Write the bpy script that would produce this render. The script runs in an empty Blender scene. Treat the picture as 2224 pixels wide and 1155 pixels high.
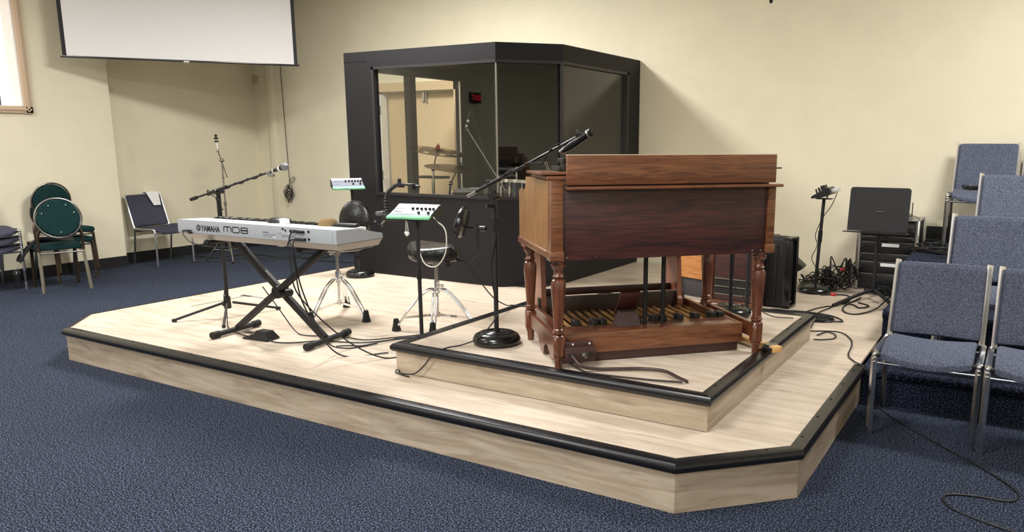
import bpy, bmesh, math, random
from mathutils import Vector, Matrix
random.seed(7)
PI = math.pi
scene = bpy.context.scene
col = scene.collection
S1, S2 = 0.228, 0.398          # stage deck and upper platform heights
# ------------------------------------------------------------------ materials
def lin(r, g, b):
    f = lambda c: (c/255/12.92) if c/255 <= .04045 else ((c/255+.055)/1.055)**2.4
    return (f(r), f(g), f(b), 1)
MATS = {}
def new_mat(name):
    m = bpy.data.materials.new(name); m.use_nodes = True
    nt = m.node_tree; b = nt.nodes['Principled BSDF']
    return m, nt, b
def mat(name, c, rough=.5, metal=0, noise=0, nscale=40, bump=0, bscale=200, coat=0, spec=.5, stretch=None, c2=None):
    if name in MATS: return MATS[name]
    m, nt, b = new_mat(name); MATS[name] = m
    b.inputs['Base Color'].default_value = lin(*c)
    b.inputs['Roughness'].default_value = rough
    b.inputs['Metallic'].default_value = metal
    b.inputs['Specular IOR Level'].default_value = spec
    if coat: b.inputs['Coat Weight'].default_value = coat; b.inputs['Coat Roughness'].default_value = .15
    tc = nt.nodes.new('ShaderNodeTexCoord'); mp = nt.nodes.new('ShaderNodeMapping')
    nt.links.new(tc.outputs['Object'], mp.inputs['Vector'])
    if stretch: mp.inputs['Scale'].default_value = stretch
    n = nt.nodes.new('ShaderNodeTexNoise'); n.inputs['Scale'].default_value = nscale; n.inputs['Detail'].default_value = 5
    nt.links.new(mp.outputs[0], n.inputs['Vector'])
    k = noise if noise else .02
    r = nt.nodes.new('ShaderNodeValToRGB'); nt.links.new(n.outputs['Fac'], r.inputs[0])
    L = lin(*c)
    if c2:
        L2 = lin(*c2); lo, hi = L2, L
    else:
        lo = tuple(x*(1-k) for x in L[:3])+(1,); hi = tuple(min(1, x*(1+k)) for x in L[:3])+(1,)
    r.color_ramp.elements[0].position = .35; r.color_ramp.elements[1].position = .65
    r.color_ramp.elements[0].color = lo; r.color_ramp.elements[1].color = hi
    nt.links.new(r.outputs[0], b.inputs['Base Color'])
    if bump:
        n2 = nt.nodes.new('ShaderNodeTexNoise'); n2.inputs['Scale'].default_value = bscale
        nt.links.new(mp.outputs[0], n2.inputs['Vector'])
        bp = nt.nodes.new('ShaderNodeBump'); bp.inputs['Strength'].default_value = bump; bp.inputs['Distance'].default_value = .01
        nt.links.new(n2.outputs['Fac'], bp.inputs['Height']); nt.links.new(bp.outputs[0], b.inputs['Normal'])
    return m
def plank_mat(name, ca, cb, cdark, axes, bw, bh, rough=.45):
    """pale plank laminate: axes = order of object coordinates as (along plank, across plank, other)"""
    m, nt, b = new_mat(name)
    N, Lk = nt.nodes.new, nt.links.new
    tc = N('ShaderNodeTexCoord'); sp = N('ShaderNodeSeparateXYZ'); cm = N('ShaderNodeCombineXYZ')
    Lk(tc.outputs['Object'], sp.inputs[0])
    for i, a in enumerate(axes): Lk(sp.outputs[a], cm.inputs[i])
    br = N('ShaderNodeTexBrick'); br.offset = .37
    br.inputs['Scale'].default_value = 1; br.inputs['Brick Width'].default_value = bw; br.inputs['Row Height'].default_value = bh
    br.inputs['Mortar Size'].default_value = .0012; br.inputs['Mortar Smooth'].default_value = .5; br.inputs['Bias'].default_value = 0
    br.inputs['Color1'].default_value = (.85, .85, .85, 1); br.inputs['Color2'].default_value = (1, 1, 1, 1); br.inputs['Mortar'].default_value = (.72, .7, .66, 1)
    Lk(cm.outputs[0], br.inputs['Vector'])
    mp = N('ShaderNodeMapping'); mp.inputs['Scale'].default_value = (1.6, 15, 1.6); Lk(cm.outputs[0], mp.inputs[0])
    n1 = N('ShaderNodeTexNoise'); n1.inputs['Scale'].default_value = 1.3; n1.inputs['Detail'].default_value = 9; n1.inputs['Roughness'].default_value = .62; n1.inputs['Distortion'].default_value = .5
    Lk(mp.outputs[0], n1.inputs['Vector'])
    mp2 = N('ShaderNodeMapping'); mp2.inputs['Scale'].default_value = (1.1, 6.5, 1.1); Lk(cm.outputs[0], mp2.inputs[0])
    n2 = N('ShaderNodeTexNoise'); n2.inputs['Scale'].default_value = 1.9; n2.inputs['Detail'].default_value = 4; n2.inputs['Distortion'].default_value = 1.2
    Lk(mp2.outputs[0], n2.inputs['Vector'])
    r1 = N('ShaderNodeValToRGB'); Lk(n1.outputs['Fac'], r1.inputs[0])
    r1.color_ramp.elements[0].position = .38; r1.color_ramp.elements[1].position = .62
    r1.color_ramp.elements[0].color = lin(*cb); r1.color_ramp.elements[1].color = lin(*ca)
    r2 = N('ShaderNodeValToRGB'); Lk(n2.outputs['Fac'], r2.inputs[0])
    r2.color_ramp.elements[0].position = .28; r2.color_ramp.elements[1].position = .46
    r2.color_ramp.elements[0].color = (1, 1, 1, 1); r2.color_ramp.elements[1].color = (0, 0, 0, 1)
    mul = N('ShaderNodeMath'); mul.operation = 'MULTIPLY'; mul.use_clamp = True; Lk(r2.outputs[0], mul.inputs[0]); Lk(n1.outputs['Fac'], mul.inputs[1])
    mx = N('ShaderNodeMixRGB'); Lk(mul.outputs[0], mx.inputs[0]); Lk(r1.outputs[0], mx.inputs[1]); mx.inputs[2].default_value = lin(*cdark)
    mm = N('ShaderNodeMixRGB'); mm.blend_type = 'MULTIPLY'; mm.inputs[0].default_value = .55; Lk(mx.outputs[0], mm.inputs[1]); Lk(br.outputs['Color'], mm.inputs[2])
    Lk(mm.outputs[0], b.inputs['Base Color'])
    b.inputs['Roughness'].default_value = rough; b.inputs['Specular IOR Level'].default_value = .35
    return m
def wood_mat(name, ca, cb, axis, rough=.35, scale=1.0, coat=.25, dist=1.5):
    m, nt, b = new_mat(name)
    N, Lk = nt.nodes.new, nt.links.new
    tc = N('ShaderNodeTexCoord'); mp = N('ShaderNodeMapping')
    s = [14*scale]*3; s[axis] = 1.2*scale; mp.inputs['Scale'].default_value = s
    Lk(tc.outputs['Object'], mp.inputs[0])
    n1 = N('ShaderNodeTexNoise'); n1.inputs['Scale'].default_value = 1.6; n1.inputs['Detail'].default_value = 8; n1.inputs['Distortion'].default_value = dist
    Lk(mp.outputs[0], n1.inputs['Vector'])
    mp2 = N('ShaderNodeMapping'); s = [90*scale]*3; s[axis] = 3*scale; mp2.inputs['Scale'].default_value = s; Lk(tc.outputs['Object'], mp2.inputs[0])
    n2 = N('ShaderNodeTexNoise'); n2.inputs['Scale'].default_value = 1; n2.inputs['Detail'].default_value = 3; Lk(mp2.outputs[0], n2.inputs['Vector'])
    ad = N('ShaderNodeMath'); ad.operation = 'MULTIPLY_ADD'; Lk(n2.outputs['Fac'], ad.inputs[0]); ad.inputs[1].default_value = .35; Lk(n1.outputs['Fac'], ad.inputs[2])
    r = N('ShaderNodeValToRGB'); Lk(ad.outputs[0], r.inputs[0])
    r.color_ramp.elements[0].position = .48; r.color_ramp.elements[1].position = .86
    r.color_ramp.elements[0].color = lin(*cb); r.color_ramp.elements[1].color = lin(*ca)
    Lk(r.outputs[0], b.inputs['Base Color'])
    b.inputs['Roughness'].default_value = rough; b.inputs['Coat Weight'].default_value = coat; b.inputs['Coat Roughness'].default_value = .2
    return m
def speckle_mat(name, cols, scale, rough=.95, bump=.6, pos=(.36, .5, .62)):
    m, nt, b = new_mat(name)
    N, Lk = nt.nodes.new, nt.links.new
    tc = N('ShaderNodeTexCoord')
    n = N('ShaderNodeTexNoise'); n.inputs['Scale'].default_value = scale; n.inputs['Detail'].default_value = 3; n.inputs['Roughness'].default_value = .7
    Lk(tc.outputs['Object'], n.inputs['Vector'])
    r = N('ShaderNodeValToRGB'); Lk(n.outputs['Fac'], r.inputs[0])
    r.color_ramp.elements[0].position = pos[0]; r.color_ramp.elements[0].color = lin(*cols[0])
    r.color_ramp.elements[1].position = pos[2]; r.color_ramp.elements[1].color = lin(*cols[2])
    e = r.color_ramp.elements.new(pos[1]); e.color = lin(*cols[1])
    n3 = N('ShaderNodeTexNoise'); n3.inputs['Scale'].default_value = 1.1; n3.inputs['Detail'].default_value = 3; Lk(tc.outputs['Object'], n3.inputs['Vector'])
    mm = N('ShaderNodeMixRGB'); mm.blend_type = 'MULTIPLY'; mm.inputs[0].default_value = .35; Lk(r.outputs[0], mm.inputs[1]); Lk(n3.outputs['Fac'], mm.inputs[2])
    Lk(mm.outputs[0], b.inputs['Base Color'])
    b.inputs['Roughness'].default_value = rough; b.inputs['Specular IOR Level'].default_value = .15
    if bump:
        bp = N('ShaderNodeBump'); bp.inputs['Strength'].default_value = bump; bp.inputs['Distance'].default_value = .006
        Lk(n.outputs['Fac'], bp.inputs['Height']); Lk(bp.outputs[0], b.inputs['Normal'])
    return m
def emit_mat(name, c, s):
    m, nt, b = new_mat(name)
    b.inputs['Base Color'].default_value = lin(*c); b.inputs['Emission Color'].default_value = lin(*c); b.inputs['Emission Strength'].default_value = s
    return m
def glass_mat(name, tint=.95, refl=1.0):
    m = bpy.data.materials.new(name); m.use_nodes = True; nt = m.node_tree; nt.nodes.clear()
    N, Lk = nt.nodes.new, nt.links.new
    o = N('ShaderNodeOutputMaterial'); t = N('ShaderNodeBsdfTransparent'); t.inputs[0].default_value = (tint, tint, tint*.98, 1)
    g = N('ShaderNodeBsdfGlossy'); g.inputs['Roughness'].default_value = .01
    f = N('ShaderNodeLayerWeight'); f.inputs[0].default_value = .5     # Schlick reflectance, the same from both faces of the pane
    pw = N('ShaderNodeMath'); pw.operation = 'POWER'; pw.inputs[1].default_value = 5; Lk(f.outputs['Facing'], pw.inputs[0])
    mu = N('ShaderNodeMath'); mu.operation = 'MULTIPLY_ADD'; mu.inputs[1].default_value = .96*refl; mu.inputs[2].default_value = .04*refl; mu.use_clamp = True; Lk(pw.outputs[0], mu.inputs[0])
    mx = N('ShaderNodeMixShader'); Lk(mu.outputs[0], mx.inputs[0]); Lk(t.outputs[0], mx.inputs[1]); Lk(g.outputs[0], mx.inputs[2]); Lk(mx.outputs[0], o.inputs[0])
    return m
WALL = mat('wall paint', (231, 223, 197), .75, noise=.02, nscale=3, bump=.08, bscale=90, spec=.25)
CEIL = mat('ceiling white', (225, 222, 214), .9)
CARPET = speckle_mat('blue carpet', ((7, 9, 15), (32, 39, 55), (112, 123, 148)), 135, bump=.15, pos=(.42, .52, .61))
RISERC = speckle_mat('dark blue carpet', ((8, 10, 18), (24, 30, 48), (72, 82, 106)), 120, bump=.15, pos=(.43, .52, .60))
BASEB = mat('black baseboard', (22, 22, 24), .6)
TRIMP = mat('pink beige trim', (205, 180, 152), .5)
DOORP = mat('door beige', (214, 190, 150), .6)
WHITEP = mat('white paint', (235, 232, 225), .45)
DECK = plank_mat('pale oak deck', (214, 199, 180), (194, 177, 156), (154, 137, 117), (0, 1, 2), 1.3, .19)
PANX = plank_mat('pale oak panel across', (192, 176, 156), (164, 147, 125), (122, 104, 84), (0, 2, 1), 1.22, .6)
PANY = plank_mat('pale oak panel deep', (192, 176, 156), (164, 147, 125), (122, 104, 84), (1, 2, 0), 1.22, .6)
NOSE = mat('black vinyl nosing', (20, 20, 23), .28, spec=.6)
BOOTH = mat('charcoal booth paint', (27, 26, 28), .6, spec=.25, noise=.05, nscale=60)
BOOTHD = mat('booth frame black', (30, 29, 32), .45)
BOOTHIN = mat('booth interior black', (16, 16, 17), .9)
GLASS = glass_mat('window glass')
CHROME = mat('chrome', (240, 240, 242), .14, metal=1)
CHROMED = mat('satin steel', (172, 170, 166), .28, metal=1)
BLACK = mat('black plastic', (18, 18, 19), .4)
BLACKM = mat('matte black', (22, 22, 24), .65)
BLACKG = mat('black enamel', (16, 16, 18), .22, spec=.6)
RUBBER = mat('black rubber', (20, 20, 20), .8)
CABLE = mat('black cable', (16, 15, 16), .5)
VINYL = mat('black vinyl', (15, 15, 17), .27, bump=.15, bscale=60, spec=.6)
FABG = speckle_mat('grey blue fabric', ((50, 54, 68), (86, 92, 110), (140, 146, 162)), 260, bump=.3)
FABL = speckle_mat('grey fabric', ((50, 50, 62), (72, 72, 86), (104, 104, 118)), 260, bump=.3)
FABGR = speckle_mat('green fabric', ((12, 34, 36), (22, 52, 52), (40, 74, 72)), 240, bump=.3)
SILVER = mat('silver keyboard shell', (156, 160, 164), .4, spec=.5)
SILVERT = mat('keyboard top white silver', (232, 233, 234), .3)
SILVERB = mat('keyboard underside silver', (182, 175, 167), .35)
PAPER = mat('label white', (235, 235, 232), .6)
PRINT = mat('black print', (14, 14, 16), .5)
PRINTG = mat('grey print', (120, 122, 126), .6)
KEYW = mat('white keys', (240, 240, 236), .25)
GREEN = mat('mint tape', (120, 200, 150), .55, noise=.12, nscale=30)
MIXS = mat('mixer silver', (112, 114, 124), .4)
CLOTH = mat('white cloth', (232, 232, 230), .9)
TAPEW = mat('white tape', (228, 226, 220), .6)
RED = mat('red plastic', (190, 50, 45), .5)
BRONZE = mat('cymbal bronze', (112, 90, 56), .33, metal=1)
W_SIDE = wood_mat('organ side walnut', (166, 120, 70), (126, 86, 48), 2, rough=.4)
W_RAIL = wood_mat('organ rail walnut', (134, 86, 54), (88, 50, 31), 0, rough=.38, scale=1.8)
W_DARK = wood_mat('organ back mahogany', (82, 42, 38), (40, 24, 27), 0, rough=.4, coat=.15, scale=1.4)
W_LEG = wood_mat('organ leg mahogany', (120, 68, 43), (70, 38, 25), 2, rough=.3, coat=.5)
W_BENCH = wood_mat('bench wood', (160, 100, 74), (126, 76, 56), 2, rough=.4)
W_PED = wood_mat('pedal maple', (178, 136, 80), (116, 78, 42), 1, rough=.4)
W_PLY = wood_mat('orange plywood', (224, 160, 96), (180, 112, 58), 0, rough=.6, coat=0, dist=3)
W_STICK = mat('light wood stick', (218, 172, 112), .5)
MAROON = mat('maroon steel', (66, 40, 38), .5)
EXITR = emit_mat('exit sign red', (230, 30, 45), 2.0)
# ------------------------------------------------------------------ mesh builder
class MB:
    def __init__(s): s.bm = bmesh.new()
    def box(s, c, d, rot=None, bev=0, seg=2):
        r = bmesh.ops.create_cube(s.bm, size=1); vs = r['verts']
        M = Matrix.Translation(c) @ (rot.to_4x4() if rot else Matrix()) @ Matrix.Diagonal((d[0], d[1], d[2], 1))
        bmesh.ops.transform(s.bm, matrix=M, verts=vs)
        if bev:
            es = {e for v in vs for e in v.link_edges}
            bmesh.ops.bevel(s.bm, geom=list(es), offset=bev, segments=seg, affect='EDGES', profile=.5)
        return s
    def b2(s, lo, hi, bev=0, seg=2):
        lo, hi = Vector(lo), Vector(hi)
        return s.box((lo+hi)/2, tuple(hi-lo), bev=bev, seg=seg)
    def cyl(s, a, b, r, r2=None, n=16):
        a, b = Vector(a), Vector(b); d = b-a
        if r2 is None: r2 = r
        M = Matrix.Translation((a+b)/2) @ d.to_track_quat('Z', 'Y').to_matrix().to_4x4()
        bmesh.ops.create_cone(s.bm, cap_ends=True, segments=n, radius1=r, radius2=r2, depth=d.length, matrix=M)
        return s
    def sph(s, c, r, sc=(1, 1, 1), rot=None, n=16):
        M = Matrix.Translation(c) @ (rot.to_4x4() if rot else Matrix()) @ Matrix.Diagonal((sc[0], sc[1], sc[2], 1))
        bmesh.ops.create_uvsphere(s.bm, u_segments=n, v_segments=max(6, n//2), radius=r, matrix=M)
        return s
    def lathe(s, prof, M=Matrix(), n=24):
        rings = []
        for r, z in prof:
            rings.append([s.bm.verts.new(M @ Vector((r*math.cos(2*PI*i/n), r*math.sin(2*PI*i/n), z))) for i in range(n)])
        for a, b in zip(rings, rings[1:]):
            for i in range(n): s.bm.faces.new((a[i], a[(i+1) % n], b[(i+1) % n], b[i]))
        s.bm.faces.new(rings[0][::-1]); s.bm.faces.new(rings[-1])
        return s
    def prism(s, poly, z0, z1, M=Matrix()):
        a = [s.bm.verts.new(M @ Vector((x, y, z0))) for x, y in poly]; b = [s.bm.verts.new(M @ Vector((x, y, z1))) for x, y in poly]
        n = len(poly)
        s.bm.faces.new(a[::-1]); s.bm.faces.new(b)
        for i in range(n): s.bm.faces.new((a[i], a[(i+1) % n], b[(i+1) % n], b[i]))
        return s
    def tube(s, pts, r, n=8, flat=None):
        pts = [Vector(p) for p in pts]; rings = []
        up = Vector((0, 0, 1)); prev = None
        for i, p in enumerate(pts):
            t = (pts[min(i+1, len(pts)-1)]-pts[max(i-1, 0)])
            if t.length < 1e-9: t = Vector((0, 0, 1))
            t.normalize()
            if prev is None:
                x = t.orthogonal().normalized() if abs(t.z) > .9 else t.cross(up).normalized()
            else:
                x = (prev-t*prev.dot(t)); x = x.normalized() if x.length > 1e-6 else t.orthogonal().normalized()
            prev = x; y = t.cross(x)
            rr = r if not callable(r) else r(i/(len(pts)-1))
            if flat:
                q = [(flat[0], flat[1]), (-flat[0], flat[1]), (-flat[0], -flat[1]), (flat[0], -flat[1])]
                rings.append([s.bm.verts.new(p+x*u+y*v) for u, v in q])
            else:
                rings.append([s.bm.verts.new(p+(x*math.cos(2*PI*k/n)+y*math.sin(2*PI*k/n))*rr) for k in range(n)])
        m = len(rings[0])
        for a, b in zip(rings, rings[1:]):
            for k in range(m): s.bm.faces.new((a[k], a[(k+1) % m], b[(k+1) % m], b[k]))
        s.bm.faces.new(rings[0][::-1]); s.bm.faces.new(rings[-1])
        return s
    def grid(s, f, nu, nv, thick):
        """surface f(u,v)->(point, normal) with thickness"""
        T, B = [], []
        for i in range(nu+1):
            T.append([]); B.append([])
            for j in range(nv+1):
                p, nn = f(i/nu, j/nv); p, nn = Vector(p), Vector(nn)
                T[i].append(s.bm.verts.new(p+nn*thick/2)); B[i].append(s.bm.verts.new(p-nn*thick/2))
        for i in range(nu):
            for j in range(nv):
                s.bm.faces.new((T[i][j], T[i+1][j], T[i+1][j+1], T[i][j+1])); s.bm.faces.new((B[i][j], B[i][j+1], B[i+1][j+1], B[i+1][j]))
        for i in range(nu):
            s.bm.faces.new((T[i][0], B[i][0], B[i+1][0], T[i+1][0])); s.bm.faces.new((T[i][nv], T[i+1][nv], B[i+1][nv], B[i][nv]))
        for j in range(nv):
            s.bm.faces.new((T[0][j], T[0][j+1], B[0][j+1], B[0][j])); s.bm.faces.new((T[nu][j], B[nu][j], B[nu][j+1], T[nu][j+1]))
        return s
    def build(s, name, m, parent=None, smooth=True, xf=None, sub=0, **kw):
        if xf is not None: bmesh.ops.transform(s.bm, matrix=xf, verts=s.bm.verts)
        bmesh.ops.recalc_face_normals(s.bm, faces=s.bm.faces)
        me = bpy.data.meshes.new(name); s.bm.to_mesh(me); s.bm.free()
        me.materials.append(m)
        if smooth:
            for p in me.polygons: p.use_smooth = True
            me.set_sharp_from_angle(angle=math.radians(38))
        o = bpy.data.objects.new(name, me); col.objects.link(o)
        if parent: o.parent = parent
        if sub:
            md = o.modifiers.new('sub', 'SUBSURF'); md.levels = sub; md.render_levels = sub
        for k, v in kw.items(): o[k] = v
        return o
def thing(name, label, cat, loc=(0, 0, 0), rz=0, group=None):
    o = bpy.data.objects.new(name, None); col.objects.link(o); o.empty_display_size = .1
    o.location = loc; o.rotation_euler = (0, 0, rz); o['label'] = label; o['category'] = cat
    if group: o['group'] = group
    return o
def tag(o, label, cat, group=None, kind=None):
    o['label'] = label; o['category'] = cat
    if group: o['group'] = group
    if kind: o['kind'] = kind
    return o
def struct(o, label=None):
    o['kind'] = 'structure'
    if label: o['label'] = label
    return o
def dup(root, loc, rz, label, group=None):
    r = root.copy(); col.objects.link(r); r.location = loc; r.rotation_euler = (0, 0, rz); r['label'] = label
    if group: r['group'] = group
    for ch in list(root.children):
        c = ch.copy(); col.objects.link(c); c.parent = r
        for g in list(ch.children):
            d = g.copy(); col.objects.link(d); d.parent = c
    return r
def spline(P, n=8):
    P = [Vector(p) for p in P]; out = []
    Q = [P[0]*2-P[1]]+P+[P[-1]*2-P[-2]]
    for i in range(1, len(Q)-2):
        a, b, c, d = Q[i-1:i+3]
        for k in range(n):
            t = k/n
            out.append(.5*((2*b)+(c-a)*t+(2*a-5*b+4*c-d)*t*t+(3*b-3*c+d-a)*t**3))
    out.append(P[-1]); return out
def text_obj(name, txt, size, m, parent, M, extr=.0006, xs=1.0):
    cu = bpy.data.curves.new(name, 'FONT'); cu.body = txt; cu.size = size; cu.extrude = extr; cu.offset = size*.018; cu.align_x = 'LEFT'
    t = bpy.data.objects.new(name, cu); col.objects.link(t)
    dg = bpy.context.evaluated_depsgraph_get(); me = bpy.data.meshes.new_from_object(t.evaluated_get(dg))
    bpy.data.objects.remove(t); bpy.data.curves.remove(cu)
    me.transform(M @ Matrix.Diagonal((xs, 1, 1, 1))); me.materials.clear(); me.materials.append(m)
    o = bpy.data.objects.new(name, me); col.objects.link(o); o.parent = parent
    return o
def RX(a): return Matrix.Rotation(a, 3, 'X')
def RY(a): return Matrix.Rotation(a, 3, 'Y')
def RZ(a): return Matrix.Rotation(a, 3, 'Z')
# ------------------------------------------------------------------ room shell
YB = 7.88; XL = -9.75; XR = -9.97; HC = 3.7
struct(MB().b2((-10.3, -7.2, -.1), (4.2, 8.3, 0)).build('floor', CARPET, smooth=False))
struct(MB().b2((-10.3, -7.2, HC), (4.2, 8.3, HC+.1)).build('ceiling', CEIL, smooth=False))
w = MB()
w.b2((-10.2, YB, 0), (-7.56, YB+.25, HC)); w.b2((-6.225, YB, 0), (4.2, YB+.25, HC)); w.b2((-7.56, YB, 2.19), (-6.225, YB+.25, HC))
struct(w.build('wall_back', WALL, smooth=False))
w = MB(); w.b2((-10.2, 5.62, 0), (XR, YB+.2, HC)); w.b2((-10.2, -7.2, 0), (XL, 3.3, HC)); w.b2((-10.2, 4.655, 0), (XL, 5.62, HC)); w.b2((-10.2, 3.3, 0), (XL, 4.655, 1.93)); w.b2((-10.2, 3.3, 3.35), (XL, 4.655, HC))
struct(w.build('wall_left', WALL, smooth=False))
struct(MB().b2((4.0, -7.2, 0), (4.2, 8.1, HC)).build('wall_right', WALL, smooth=False))
struct(MB().b2((-10.2, -7.2, 0), (4.2, -7.0, HC)).build('wall_front', WALL, smooth=False))
struct(MB().b2((XL-.005, -7, 0), (XL+.012, 5.62, .13)).b2((XR, 5.62, 0), (XL+.012, 5.632, .13)).b2((XR-.005, 5.632, 0), (XR+.012, YB, .13)).build('baseboard_left', BASEB, smooth=False))
struct(MB().b2((XR, YB-.012, 0), (-7.66, YB+.005, .13)).b2((-.735, YB-.012, .668), (4.0, YB+.005, .79)).build('baseboard_back', BASEB, smooth=False))
# narrow boxed-in chase in the corner
struct(MB().b2((-9.63, YB-.05, .0), (-9.51, YB+.01, HC), bev=.006).build('trim_1', WALL))
# window in the left wall (only its right end is in view)
wf = MB()
for y0, y1, z0, z1, t in ((4.655, 4.735, 1.85, 3.4, .03), (3.2, 4.735, 1.853, 1.93, .03)):
    wf.b2((XL, y0, z0), (XL+t, y1, z1), bev=.006)
    if y1-y0 < .2: wf.b2((XL, y0+.02, z0+.02), (XL+t+.012, y0+.045, z1), bev=.004)
    else: wf.b2((XL, y0, z0+.03), (XL+t+.012, y1-.02, z0+.055), bev=.004)
win = struct(MB().b2((-9.97, 3.3, 1.93), (-9.955, 4.655, 3.35)).build('window_1', emit_mat('window daylight', (250, 236, 226), .9), smooth=False))
wf.build('window_frame', TRIMP, win)
MB().b2((-9.95, 4.5, 1.93), (-9.93, 4.515, 3.35)).build('window_bar', mat('bluish bar', (70, 72, 100), .5), win)
MB().b2((-9.96, 4.635, 1.93), (XL, 4.655, 3.35)).b2((-9.96, 3.3, 1.925), (XL, 4.655, 1.935)).build('window_reveal', WHITEP, win)
# door in the back wall, seen through the booth
d = struct(MB().b2((-7.45, YB+.13, 0), (-6.24, YB+.17, 2.18)).build('door_1', DOORP, smooth=False))
MB().b2((-7.66, YB-.025, 0), (-7.56, YB+.01, 2.30)).b2((-6.225, YB-.025, 0), (-6.13, YB+.01, 2.30)).b2((-7.66, YB-.025, 2.19), (-6.13, YB+.01, 2.30)).build('door_casing', DOORP, d, smooth=False)
MB().b2((-7.56, YB, 0), (-7.51, YB+.13, 2.18)).b2((-7.495, YB-.01, 0), (-7.45, YB+.1, 2.16)).build('door_edge', WHITEP, d, smooth=False)
for z in (.35, 1.05, 1.9):
    MB().b2((-7.55, YB-.018, z), (-7.455, YB-.002, z+.12), bev=.003).cyl((-7.502, YB-.02, z), (-7.502, YB-.02, z+.12), .008).build('hinge', mat('hinge steel', (128, 122, 108), .5), d)
MB().b2((-6.84, YB+.10, 2.06), (-6.80, YB+.13, 2.18)).b2((-6.78, YB+.10, 2.04), (-6.765, YB+.13, 2.18)).build('door_latch', CHROMED, d)
# small fixtures on the walls
tag(MB().b2((-9.93, YB-.035, 2.40), (-9.855, YB, 2.50), bev=.006).cyl((-9.885, YB-.04, 2.47), (-9.885, YB-.035, 2.47), .006).build('wall_sensor', mat('old ivory', (196, 182, 140), .5)), 'small beige box fixed high on the wall under the screen', 'sensor')
wr = MB().tube(spline([(-9.855, YB-.006, 2.475), (-9.80, YB-.006, 2.48), (-9.70, YB-.006, 2.478), (-9.64, YB-.006, 2.48)]), .003).build('thin_wire', mat('cream wire', (190, 176, 134), .6)); tag(wr, 'thin cream wire running right from the beige wall box', 'wire')
o = thing('power_outlet', 'cream outlet low on the left wall behind the green chairs', 'outlet', (XL, 4.51, .38))
MB().b2((0, -.04, -.06), (.012, .04, .06), bev=.004).build('cover_plate', mat('cream plate', (226, 214, 186), .5), o)
MB().b2((.011, -.012, .015), (.014, .012, .045)).b2((.011, -.012, -.045), (.014, .012, -.015)).build('socket', BLACKM, o)
# exit sign on the wall behind the camera
ex = thing('exit_sign', 'red lit exit sign reflected in the booth window', 'sign', (-11.2+1.6, 0, 0))
ex.location = (-9.74, -1.29, 2.42); ex.rotation_euler = (0, 0, -PI/2)
MB().b2((-.17, 0, -.1), (.17, .05, .1), bev=.006).build('sign_case', BLACKM, ex)
text_obj('sign_letters', 'EXIT', .15, EXITR, ex, Matrix.Translation((.15, .052, -.052)) @ Matrix.Rotation(PI, 4, 'Z') @ Matrix.Rotation(PI/2, 4, 'X'), xs=.95)
# ------------------------------------------------------------------ stage
def offset_poly(poly, d):
    n = len(poly); out = []
    for i in range(n):
        a, b, c = (Vector(poly[(i-1) % n]), Vector(poly[i]), Vector(poly[(i+1) % n]))
        e1 = (b-a).normalized(); e2 = (c-b).normalized()
        n1 = Vector((e1.y, -e1.x)); n2 = Vector((e2.y, -e2.x))
        m = (n1+n2); m = m/ (m.dot(n1)) if m.length > 1e-6 else n1
        out.append(b+m*d)
    return out
def platform(name, label, poly, z0, z1, panels, noses, parent_cat='stage'):
    t = thing(name, label, parent_cat, (poly[0][0], poly[0][1], z0))
    off = Vector((-poly[0][0], -poly[0][1], -z0)); X = Matrix.Translation(off)
    inner = offset_poly(poly, -.02)
    o = MB().prism([tuple(p) for p in inner], z1-.02, z1-.002).build('deck', DECK, t, smooth=False, xf=None); o.location = off
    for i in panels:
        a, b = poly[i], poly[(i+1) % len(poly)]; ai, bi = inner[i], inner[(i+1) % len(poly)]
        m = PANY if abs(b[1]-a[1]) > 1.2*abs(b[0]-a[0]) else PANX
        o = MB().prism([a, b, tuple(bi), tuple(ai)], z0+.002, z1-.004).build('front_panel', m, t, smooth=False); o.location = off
    # nosing: bull nose profile (outward, z)
    prof = [(-.045, z1-.004), (-.045, z1+.004), (-.005, z1+.007), (.014, z1+.004), (.024, z1-.008), (.026, z1-.024), (.018, z1-.038), (.0, z1-.044), (.0, z1-.008)]
    lv = [offset_poly(poly, d) for d, z in prof]
    for i in noses:
        mb = MB(); j = (i+1) % len(poly)
        A = [mb.bm.verts.new((lv[k][i].x, lv[k][i].y, prof[k][1])) for k in range(len(prof))]
        B = [mb.bm.verts.new((lv[k][j].x, lv[k][j].y, prof[k][1])) for k in range(len(prof))]
        n = len(prof)
        for k in range(n): mb.bm.faces.new((A[k], A[(k+1) % n], B[(k+1) % n], B[k]))
        mb.bm.faces.new(A[::-1]); mb.bm.faces.new(B)
        # screw heads
        L = (Vector(poly[j])-Vector(poly[i])); k = max(2, int(L.length/.3))
        for q in range(k):
            p = (lv[2][i]+(lv[2][j]-lv[2][i])*((q+.5)/k)); e = L.normalized(); nn = Vector((e.y, -e.x)); p = p-nn*.02
            mb.cyl((p.x, p.y, z1+.002), (p.x, p.y, z1+.009), .006, n=8)
        ob = mb.build('edge_nosing', NOSE, t); ob.location = off
    return t
PA, PB, PC = (-5.84, 2.872), (-1.148, 2.865), (-.735, 3.278)
lower = [PA, PB, PC, (-.735, 4.79), (-.735, 7.87), (-6.2, 7.87), (-6.2, 3.24)]
platform('stage_platform', 'large pale wood stage platform with black nosing on the blue carpet', lower, 0, S1, (0, 1, 2, 5, 6), (0, 1, 2))
o = [q for q in col.objects if q.name == 'stage_platform'][0]
MB().b2((-6.207, 3.24, S1-.02), (-6.197, 7.6, S1+.002)).build('edge_strip', BLACKM, o, smooth=False).location = (-PA[0], -PA[1], 0)
MB().prism([(-5.84, 2.865), (-6.207, 3.235), (-6.2, 3.245), (-5.833, 2.875)], S1-.02, S1+.002).build('edge_strip', BLACKM, o, smooth=False).location = (-PA[0], -PA[1], 0)
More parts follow.
